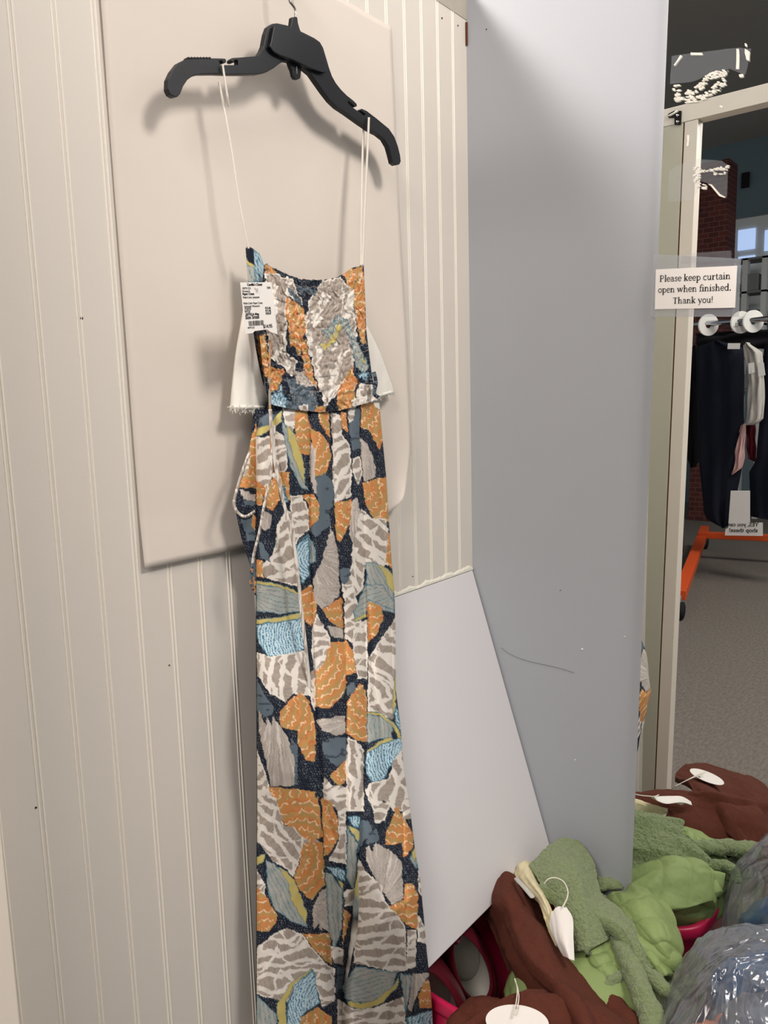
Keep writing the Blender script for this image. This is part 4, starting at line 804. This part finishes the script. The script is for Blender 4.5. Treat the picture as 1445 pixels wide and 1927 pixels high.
# ------------------------------------------------------------------ brown garment
def brown():
    root = empty('brown_gauze_garment', tuple(PZ(1040.0, 1800.0, CZ-.95))); tag(root, 'rust brown crinkled gauze garment heaped across the front of the pink tub', 'garment')
    rows = [[(942,1668,-.92),(949,1652,-.89),(963,1648,-.885),(976,1664,-.92)],
     [(911,1708,-.95),(935,1688,-.885),(975,1690,-.875),(1014,1698,-.93)],
     [(924,1738,-.97),(955,1740,-.905),(1000,1740,-.885),(1037,1748,-.95)],
     [(946,1795,-.98),(985,1800,-.905),(1030,1795,-.885),(1064,1802,-.96)],
     [(964,1845,-.99),(1010,1850,-.915),(1065,1840,-.885),(1118,1832,-.97)],
     [(982,1900,-1.0),(1040,1900,-.92),(1100,1890,-.89),(1157,1895,-.98)],
     [(1005,1970,-1.01),(1070,1970,-.93),(1135,1962,-.90),(1195,1955,-.99)],
     [(1000,2080,-1.03),(1110,2090,-.95),(1190,2070,-.92),(1250,2050,-1.0)],
     [(1000,2200,-1.06),(1120,2230,-1.0),(1220,2190,-.99),(1290,2150,-1.04)]]
    csurf('rolled_body', rows, 'gauze', root, 190, 120, .012, .0085, 13, .0020, 55, 3)
    roll('bunched_sleeve', [(845,1940,-1.0),(880,1905,-.985),(915,1900,-.98),(960,1915,-.985),(1010,1950,-.99)], [.012,.02,.025,.025,.02], 'gauze', root, seed=5)
    roll('bunched_hem', [(1120,1850,-.965),(1150,1890,-.955),(1180,1940,-.96),(1215,2000,-.98),(1240,2080,-1.0)], [.012,.022,.028,.03,.03], 'gauze', root, amp=.007, seed=7)
    # drape over the left end of the tub and the far side seen in the mirror
    g = lambda x, y, z: (x, y, z-CZ)
    rowsW = [[(.70,-.30,.40),(.70,-.42,.395),(.69,-.49,.35),(.68,-.53,.26)],[(.78,-.28,.425),(.78,-.40,.425),(.77,-.50,.38),(.76,-.545,.27)],[(.86,-.28,.425),(.87,-.40,.43),(.87,-.50,.40),(.87,-.55,.28)],[(.94,-.34,.455),(.96,-.42,.46),(.97,-.52,.41),(.98,-.56,.28)],[(1.0,-.38,.42),(1.03,-.46,.41),(1.05,-.53,.36),(1.06,-.56,.26)]]
    A = np.array(rowsW); B = catmull(A, 110); B = np.swapaxes(catmull(np.swapaxes(B, 0, 1), 90), 0, 1)
    cloth('draped_skirt', B, 'gauze', root, .01, .010, 14, .002, 60, 8)
brown()
def cream():
    root = empty('cream_lace_top', tuple(PZ(1010.0, 1700.0, CZ-.9))); tag(root, 'cream lace garment squeezed between the brown gauze and the green sherpa collar', 'garment')
    csurf('folded_edge', [[(968,1640,-.90),(980,1628,-.885),(994,1622,-.89),(1002,1630,-.92)],[(976,1662,-.89),(992,1650,-.875),(1006,1652,-.88),(1020,1668,-.92)],[(1008,1695,-.89),(1018,1690,-.87),(1028,1690,-.88),(1036,1702,-.92)],[(1028,1738,-.90),(1036,1735,-.885),(1042,1738,-.89),(1050,1745,-.93)],[(1040,1770,-.91),(1050,1768,-.895),(1058,1775,-.90),(1066,1785,-.94)]], 'cream', root, 60, 30, .012, .003, 30, .0012, 120, 3)
    roll('neck_label', [(970,1652,-.868),(985,1668,-.863),(1003,1690,-.865)], .005, 'lining', root, 30, 10, .001, 50, .0005, 100, 3, .5)
    roll('lace_cuff', [(.0,0,0)]*0 or [(1075,1700,-.93),(1090,1690,-.925),(1098,1672,-.93)], .012, 'cream', root, 40, 16, .002, 50, .001, 100, 4)
cream()
# ------------------------------------------------------------------ green jacket
def jacket():
    root = empty('green_quilted_jacket', tuple(PZ(1150.0, 1750.0, CZ-.95))); tag(root, 'apple green quilted jacket with sherpa lining heaped under the mirror', 'jacket')
    fl = [[(996,1628,-.875),(1026,1598,-.86),(1058,1574,-.855),(1088,1584,-.865)],
     [(1018,1665,-.88),(1045,1650,-.86),(1080,1630,-.86),(1114,1616,-.885)],
     [(1038,1700,-.895),(1062,1690,-.875),(1095,1680,-.87),(1130,1670,-.90)],
     [(1058,1745,-.91),(1078,1738,-.89),(1112,1730,-.885),(1153,1722,-.915)],
     [(1074,1792,-.93),(1096,1788,-.905),(1126,1778,-.905),(1160,1760,-.935)]]
    csurf('sherpa_collar', fl, 'sherpa', root, 130, 110, .03, .004, 22, .0018, 260, 11)
    csurf('pocket_flap', [[(1080,1785,-.935),(1105,1778,-.92),(1138,1768,-.93)],[(1100,1815,-.94),(1125,1808,-.92),(1158,1800,-.935)],[(1120,1845,-.95),(1150,1842,-.935),(1182,1828,-.95)]], 'shell', root, 60, 50, .02, .002, 20, .0008, 90, 12, quilt=3.0)
    roll('sherpa_trim', [(1112,1850,-.955),(1135,1853,-.945),(1160,1843,-.94),(1184,1826,-.95)], .011, 'sherpa', root, 70, 30, .003, 80, .002, 210, 13, .9)
    csurf('quilted_hood', [[(1128,1700,-.965),(1155,1682,-.935),(1190,1668,-.935),(1215,1672,-.97)],[(1140,1722,-.955),(1170,1705,-.915),(1212,1690,-.905),(1250,1700,-.95)],[(1165,1750,-.955),(1195,1735,-.915),(1235,1722,-.905),(1275,1742,-.95)],[(1200,1785,-.955),(1225,1770,-.92),(1255,1765,-.915),(1286,1790,-.955)],[(1240,1815,-.975),(1255,1808,-.95),(1270,1808,-.95),(1281,1825,-.98)]], 'shell', root, 90, 90, .03, .006, 18, .001, 70, 14, quilt=3.6)
    csurf('shell_fold', [[(1150,1755,-.96),(1165,1740,-.935),(1178,1742,-.95)],[(1190,1795,-.96),(1210,1782,-.93),(1225,1785,-.95)],[(1235,1850,-.97),(1252,1835,-.945),(1268,1838,-.97)]], 'shell', root, 80, 40, .02, .003, 20, .001, 70, 15, quilt=2.4)
    roll('sherpa_placket', [(1143,1738,-.95),(1165,1775,-.925),(1185,1815,-.925),(1205,1860,-.93),(1222,1905,-.94),(1232,1960,-.95)], [.010,.013,.016,.018,.020,.018], 'sherpa', root, 150, 34, .003, 70, .0016, 260, 16, .85)
    roll('sherpa_placket', [(1200,1815,-.955),(1225,1840,-.945),(1255,1862,-.95),(1268,1872,-.965)], [.010,.014,.013,.010], 'sherpa', root, 90, 30, .003, 70, .0016, 260, 17, .85)
    csurf('shell_body', [[(1185,1850,-.985),(1225,1850,-.965),(1262,1840,-.985)],[(1170,1890,-.985),(1215,1895,-.96),(1252,1885,-.98)],[(1165,1940,-.99),(1205,1945,-.965),(1245,1935,-.985)],[(1180,2000,-1.0),(1215,2005,-.98),(1245,1990,-1.0)]], 'sherpa', root, 100, 90, .02, .005, 20, .0025, 190, 18)
    roll('sherpa_hem', [(1120,1668,-.955),(1145,1662,-.945),(1172,1664,-.95),(1185,1672,-.96)], .021, 'sherpa', root, 70, 30, .003, 70, .0016, 260, 19)
    # the side facing the mirror: bands of lining and a quilted cuff
    def m3(nm, pts, rad, m, seed, **k):
        A = np.array([(p[0], p[1], p[2]) for p in pts]); P = catmull(A, 110); t = np.linspace(0, 1, 110); rr = np.interp(t, np.linspace(0, 1, len(rad)), rad)*np.clip(np.minimum(t, 1-t)/.06, .05, 1)**.5
        V, Fq = tube_data(P, rr, 34, .85); C0 = np.repeat(P, 34, 0); N_ = (V-C0); N_ /= np.linalg.norm(N_, axis=1)[:, None]+1e-9
        V = V+N_*((.004*(vn3(V*28, seed)-.5)*2)+(.0016 if m == 'sherpa' else .0006)*(vn3(V*200, seed+1)-.5)*2)[:, None]
        return fast_mesh(nm, V, Fq, m, root)
    r_ = lambda x, y, z: tuple(np.where(np.arange(3) == 0, 2*XM, 0)+np.array([-1, 1, 1])*PZ(float(x), float(y), CZ+z))
    LB = catmull(np.array([[(1.15,-.25,.475),(1.22,-.235,.45),(1.30,-.225,.40)],[(1.155,-.33,.47),(1.23,-.32,.445),(1.305,-.31,.395)],[(1.155,-.40,.455),(1.225,-.40,.435),(1.295,-.39,.385)],[(1.13,-.45,.40),(1.19,-.455,.40),(1.25,-.45,.36)]]), 110); LB = np.swapaxes(catmull(np.swapaxes(LB, 0, 1), 90), 0, 1)
    cloth('sherpa_lining', LB, 'sherpa', root, .02, .006, 20, .0018, 260, 21)
    m3('shell_band', [r_(1190,1605,-.945), r_(1235,1610,-.94), r_(1290,1625,-.94), r_(1330,1655,-.95), r_(1352,1685,-.965)], [.02,.02,.022,.024,.014], 'shell', 24)
    m3('quilted_cuff', [r_(1185,1640,-.96), r_(1215,1655,-.96), r_(1250,1672,-.965), r_(1285,1690,-.975), r_(1298,1712,-.985)], [.028,.034,.034,.034,.026], 'shell', 25)
    blob('stuffed_body', (1.14, -0.35, 0.345), (0.155, 0.125, 0.080), 'shell', root, .06, 3, 26, sq=2.5)
jacket()
# ------------------------------------------------------------------ hang tags
def tags():
    r = empty('hang_tag', tuple(PZ(1055.0, 1750.0, CZ-.87))); tag(r, 'crumpled white swing tag with curved white cord lying on the green sherpa collar', 'tag')
    csurf('tag_card', [[(1038,1716,-.868),(1050,1706,-.860),(1066,1708,-.862)],[(1034,1740,-.880),(1055,1738,-.866),(1078,1728,-.868)],[(1045,1772,-.886),(1062,1772,-.872),(1079,1768,-.876)],[(1060,1800,-.895),(1070,1804,-.885),(1081,1808,-.890)]], 'card', r, 40, 30, .0008, .0007, 45, .0003, 90, 4)
    tube('tag_cord', [PZ(x, y, CZ+z) for x, y, z in ((1024., 1663., -.855), (1032., 1654., -.845), (1046., 1652., -.842), (1060., 1659., -.842), (1068., 1675., -.845), (1067., 1690., -.85), (1058., 1708., -.855))], .0011, 'string', r, 8, n=50)
    c = np.array([.878, -.358, .456]); r = empty('hang_tag', tuple(c)); tag(r, 'oval white paper tag on a cord lying on the brown gauze by the maroon clogs', 'tag')
    e1 = np.array([.50, -.86, .02]); e1 /= np.linalg.norm(e1); e2 = np.array([.85, .50, .12]); e2 /= np.linalg.norm(e2)
    oc = [tuple(c+e1*.045*math.cos(t)+e2*.028*math.sin(t)) for t in np.linspace(0, 2*math.pi, 48, endpoint=False)]
    prism('round_card', oc, (0, 0, -.0008), 'card', r)
    ho = [tuple(c+e2*.022+np.array([.0025*math.cos(t), .0025*math.sin(t), .0006])) for t in np.linspace(0, 2*math.pi, 14, endpoint=False)]; prism('eyelet', ho, (0, 0, .0004), 'grey', r)
    for dx in (0, 1): tube('tag_cord', [PZ(967.+dx*3, 1910., CZ-.884), PZ(972.+dx*4, 1880., CZ-.885), PZ(973.+dx*1, 1860., CZ-.89), PZ(969.-dx*1, 1842., CZ-.90)], .0009, 'string', r, 6, n=30)
tags()
# ------------------------------------------------------------------ clear bag of clothes
def bag():
    c = np.array([1.115, -0.675, 0.270]); root = empty('clear_plastic_bag', (c[0], c[1], 0)); tag(root, 'clear plastic bag stuffed with clothes on the floor beside the pink tub', 'bag')
    blob('bag_film', c, (0.205, 0.190, 0.262), 'bag', root, .05, 2.0, 3, 180, 240, 2.5, wr=.035)
    for nm, cc, rr, m, lb, sd in (('orange_garment', (-.070, .070, .055), (.075, .070, .12), 'orangec', 'orange clothing inside the clear plastic bag', 4), ('blue_garment', (.120, .03, -.02), (.065, .12, .20), 'bluec', 'blue clothing inside the clear plastic bag, facing the mirror', 5), ('slate_garment', (-.060, -.02, .05), (.12, .13, .18), 'greyc', 'slate grey clothing inside the clear plastic bag', 6)):
        o = blob(nm, c+np.array(cc), rr, m, None, .15, 2.5, sd, 50, 60, 2.3, wr=.05); tag(o, lb, 'garment')
bag()
# ------------------------------------------------------------------ the shop behind, seen in the mirror
def shop():
    V = lambda px, py, X: MX(float(px), float(py), X)
    # brick pier
    a = V(1316, 300, -5.6); b = V(1366, 500, -5.6); p = boxo('wall_brick_pier', 'brick', (-5.9, -5.6, min(a[1], b[1])-.0, max(a[1], b[1]), 0, V(1340, 305, -5.6)[2])); struct(p)
    # shop window with white frame
    X = -6.6; o = empty('window_1', tuple(V(1400, 440, X))); o['kind'] = 'structure'
    a = V(1372, 415, X); b = V(1445, 470, X); zt, zb = a[2], V(1400, 500, X)[2]-.5; ya, yb = V(1440, 440, X)[1]-.8, a[1]
    ya, yb = min(a[1], V(1470, 440, X)[1]-1.0), max(a[1], V(1470, 440, X)[1]-1.0)
    boxo('window_frame', 'white', (X-.1, X, ya, yb, zb, zt), o, .01)
    for (x0, x1) in ((1390, 1421), (1440, 1475)):
        q0, q1 = V(x0, 434, X+.01), V(x1, 468, X+.01); boxo('pane', 'pane', (X+.005, X+.02, min(q0[1], q1[1]), max(q0[1], q1[1]), q1[2], q0[2]), o)
        q0, q1 = V(x0, 484, X+.01), V(x1, 494, X+.01); boxo('pane', 'pane', (X+.005, X+.02, min(q0[1], q1[1]), max(q0[1], q1[1]), q1[2], q0[2]), o)
    q = V(1400, 337, -6.9); bx = boxo('wall_switch', 'dark', (-6.99, -6.96, q[1]-.04, q[1]+.04, q[2]-.08, q[2]+.08)); tag(bx, 'small dark wall box high on the blue-grey shop wall', 'switch')
    # shelving with folded stock below the window
    sh = empty('display_shelf', tuple(V(1410, 560, -6.0))); tag(sh, 'pale display shelf with dark stock below the shop window', 'shelf')
    q0, q1 = V(1372, 490, -6.0), V(1440, 600, -6.0); y0, y1 = min(q0[1], q1[1]), max(q0[1], q1[1])
    for zz in np.linspace(q1[2]-.7, q0[2], 5): boxo('shelf_board', 'grey', (-6.3, -6.0, y0, y1, zz-.02, zz), sh)
    for yy in (y0, y1-.05, (y0+y1)/2): boxo('post', 'white', (-6.1, -6.0, yy, yy+.05, 0, q0[2]), sh)
    rnd = random.Random(3)
    k = 0
    for zz in np.linspace(q1[2]-.7, q0[2], 5)[:-1]:
        yy = y0+.08
        for _ in range(3):
            w_ = rnd.uniform(.12, .2); h_ = rnd.uniform(.10, .2); s_ = boxo('folded_clothes', 'navy' if k % 3 else 'grey', (-6.25, -6.02, yy, yy+w_, zz+.001, zz+h_), None, .01); tag(s_, 'dark folded clothes on the display shelf below the shop window', 'clothes', 'folded clothes on the shop shelf'); yy += w_+.06; k += 1
    # clothes rack
    XR = -3.1
    rk = empty('clothes_rack', tuple(V(1375, 1000, XR)*np.array([1, 1, 0]))); tag(rk, 'rolling clothes rack with orange base and chrome rail in the shop', 'rack')
    zr = V(1370, 606, XR)[2]; yl = V(1300, 606, XR)[1]; yr = V(1475, 606, XR)[1]-.5
    tube('rail', [(XR, yl+.12, zr), (XR, yr, zr)], .018, 'chrome', rk, 14)
    nw = MX(1275., 1165., -1.8); nw[2] = 0; 
    def floor_m(px, py): q = PZ(float(px), float(py), 0.0); q[0] = 2*XM-q[0]; return q
    n0 = floor_m(1279, 1165); f0 = floor_m(1326, 1032)
    def beam(nm, A, B, wd, hh, m='orange'):
        A = np.array(A); B = np.array(B); d = (B-A)/np.linalg.norm(B-A); s_ = np.cross(d, [0, 0, 1]); s_ /= np.linalg.norm(s_); u_ = np.cross(s_, d)
        return prism(nm, [A-s_*wd/2-u_*hh/2, A+s_*wd/2-u_*hh/2, A+s_*wd/2+u_*hh/2, A-s_*wd/2+u_*hh/2], tuple(B-A), m, rk, .004)
    zb = .15; beam('base_beam', n0+[0, 0, zb], f0+[0, 0, zb+.02], .07, .06)
    beam('base_beam', n0+[-.15, .13, zb-.01], f0+[0, .22, zb+.0], .05, .05)
    c0 = f0+[.45, -.08, zb+.05]; beam('cross_beam', c0, c0+[-.25, -1.5, .02], .06, .05)
    for P_ in (n0, f0):
        cs = tube('caster', [P_+[-.0, .02, .055], P_+[.0, -.02, .055]], .055, 'dark', rk, 24); tube('caster_fork', [P_+[0, 0, .06], P_+[0, 0, zb]], .012, 'grey', cs, 8)
    tube('upright', [(XR, yl+.02, .17), (XR, yl+.06, zr)], .02, 'grey', rk, 10); tube('upright', [(XR, yr, .17), (XR, yr, zr)], .02, 'grey', rk, 10)
    # size rings on the rail
    k = 0
    for px in (1334, 1395, 1418):
        y_ = V(px, 606, XR)[1]; n = 40; R0, R1 = .075, .024; Vv = []; 
        for yy in (y_-.004, y_+.004):
            for R_ in (R0, R1): Vv += [(XR+.55*R_*math.cos(t), yy+.8*R_*math.cos(t)*.9, zr-.01+R_*math.sin(t)) for t in np.linspace(0, 2*math.pi, n, endpoint=False)]
        Fc = []
        for j in range(n):
            j2 = (j+1) % n; Fc += [(j, j2, n+j2, n+j), (2*n+j, 3*n+j, 3*n+j2, 2*n+j2), (j, 2*n+j, 2*n+j2, j2), (n+j, n+j2, 3*n+j2, 3*n+j)]
        d_ = mesh('size_ring', Vv, Fc, 'card', None, False); tag(d_, ('white size ring nearest the door jamb on the chrome rail', 'white size ring in the middle of the chrome rail', 'white size ring furthest right on the chrome rail')[k], 'size divider', 'size rings on the rail')
        for zz, s_ in ((.05, 'S'), (-.062, 'XS'), (.048, 'M')) if False else (): pass
        me = text_mesh('XL', .04, 'ink', 'size_letters'); put(me, (XR+.06, y_+.062, zr-.045), (0.35, -.9, 0) if False else (.5, .8, 0), (0, 0, 1), 'ink', d_, 'size_letters'); k += 1
    # garments hanging from the rail
    def hang(nm, pts, X, m, lb, cat, th_=.05, seed=1, grp=None):
        q = [V(x, y, X) for x, y in pts]; P = np.array(q); n = 26
        xs0 = [p[0] for p in pts]; ys = np.linspace(min(p[1] for p in pts)+.5, max(p[1] for p in pts)-.5, n); L_, R_ = [], []
        for y in ys:
            xx = []
            for i in range(len(pts)):
                (x0, y0), (x1, y1) = pts[i], pts[(i+1) % len(pts)]
                if (y0 > y) != (y1 > y): xx.append(x0+(x1-x0)*(y-y0)/(y1-y0))
            L_.append(min(xx)); R_.append(max(xx))
        ns = 28; V_ = []
        for i, y in enumerate(ys):
            for j in range(ns):
                a = 2*math.pi*j/ns; u = .5+.5*math.cos(a); x = L_[i]+(R_[i]-L_[i])*u; b_ = V(x, y, X); V_.append((X+th_*math.sin(a)+.02*math.sin(u*17+seed)*math.sin(a)**2+.012*math.sin(i*.5+u*9), b_[1], b_[2]))
        Fc = [tuple(f) for f in grid_faces(n, ns, True)]+[tuple(range(ns))[::-1], tuple((n-1)*ns+j for j in range(ns))]
        o = mesh(nm, V_, Fc, m, None, True); return tag(o, lb, cat, grp)
    hang('trousers', [(1312,652),(1350,640),(1400,650),(1402,800),(1400,860),(1378,985),(1366,992),(1340,985),(1325,970),(1318,880),(1312,750)], XR, 'navy', 'wide black trousers hanging on the rack nearest the door jamb', 'trousers')
    hang('trousers', [(1288,665),(1312,650),(1318,800),(1316,870),(1305,880),(1292,860)], XR-.25, 'dark', 'black trousers partly hidden behind the white door jamb', 'trousers')
    hang('lace_top', [(1400,648),(1408,644),(1422,655),(1434,660),(1440,720),(1438,790),(1420,800),(1404,800),(1410,720),(1402,670)], XR+.12, 'lightc', 'pale grey lace top hanging between the dark clothes on the rack', 'top', .03, 2)
    hang('pink_top', [(1396,800),(1404,796),(1402,860),(1398,880),(1380,893),(1382,850)], XR+.02, 'pinkc', 'pale pink garment showing below the lace top', 'top', .03, 3)
    hang('red_top', [(1404,800),(1422,796),(1424,868),(1408,862)], XR-.12, 'redc', 'dark red garment showing below the lace top', 'top', .03, 4)
    hang('jeans', [(1411,885),(1424,868),(1440,640),(1500,640),(1500,985),(1411,980)], XR-.02, 'navy', 'dark navy jeans hanging at the right end of the rack', 'jeans', .05, 5)
    hang('dark_jackets', [(1310,628),(1400,622),(1500,620),(1500,660),(1400,655),(1312,655)], XR-.16, 'dark', 'row of black hangers and waistbands along the chrome rail', 'hangers', .06, 6)
    tg_ = prism('clip', [V(1371, 646, XR+.07), V(1394, 646, XR+.07), V(1393, 657, XR+.07), V(1370, 657, XR+.07)], (.004, 0, 0), 'card'); tag(tg_, 'white clip label on the waistband of the black trousers', 'label')
    for i, (pp, lb) in enumerate((([(1409, 684), (1420, 682), (1421, 701), (1410, 704)], 'small grey price tag on the pale lace top'), ([(1427, 682), (1438, 682), (1441, 706), (1428, 709)], 'small white price tag at the right edge of the pale lace top'))):
        t_ = prism('price_tag', [V(x, y, XR+.17) for x, y in pp], (.003, 0, 0), 'card'); tag(t_, lb, 'tag')
    # shop sign, reads the right way round in the shop
    XS = -2.95; s_ = empty('shop_sign', tuple(V(1400, 960, XS))); tag(s_, 'white sheet sign hanging from the clothes rack near the floor', 'sign')
    q = [V(1376, 923, XS), V(1412, 923, XS), V(1412, 983, XS), V(1436, 983, XS), V(1436, 1008, XS), V(1365, 1007, XS), V(1366, 995, XS), V(1371, 993, XS)]
    prism('sheet', q, (-.004, 0, 0), 'card', s_)
    for tx, (xr, y) in (('YES, you can', (1428, 990)), ('shop these!', (1427, 1001))):
        a, b = V(xr, y, XS), V(1371 if tx[0] == 'Y' else 1373, y-.5, XS); me = text_mesh(tx, .12, 'ink', bold=.002); w0 = max(v.co.x for v in me.vertices); k = np.linalg.norm(b-a)/w0; me.transform(Matrix.Scale(k, 4)); put(me, a+[.002, 0, 0], b-a, (0, 0, 1), 'ink', s_)
    for tx, (xr, y) in (('these items', (1410, 935)), ('on sale now', (1408, 941))): pass
    # bracket on the casing
    br = empty('curtain_bracket', (JX+.002, -.07, HB-.03)); tag(br, 'small black curtain rod bracket screwed high on the doorway casing', 'bracket')
    V2 = lambda px, py: MX(float(px), float(py), JX+.004)
    prism('plate', [V2(1271, 211), V2(1285, 211), V2(1284, 237), V2(1272, 237), V2(1272, 224), V2(1261, 224), V2(1260, 217)], (-.003, 0, 0), 'dark', br)
    for yy in (220, 232): c = V2(1278, yy); tube('screw', [c+[0, 0, 0], c+[.002, 0, 0]], .004, 'steel', br, 10)
shop()
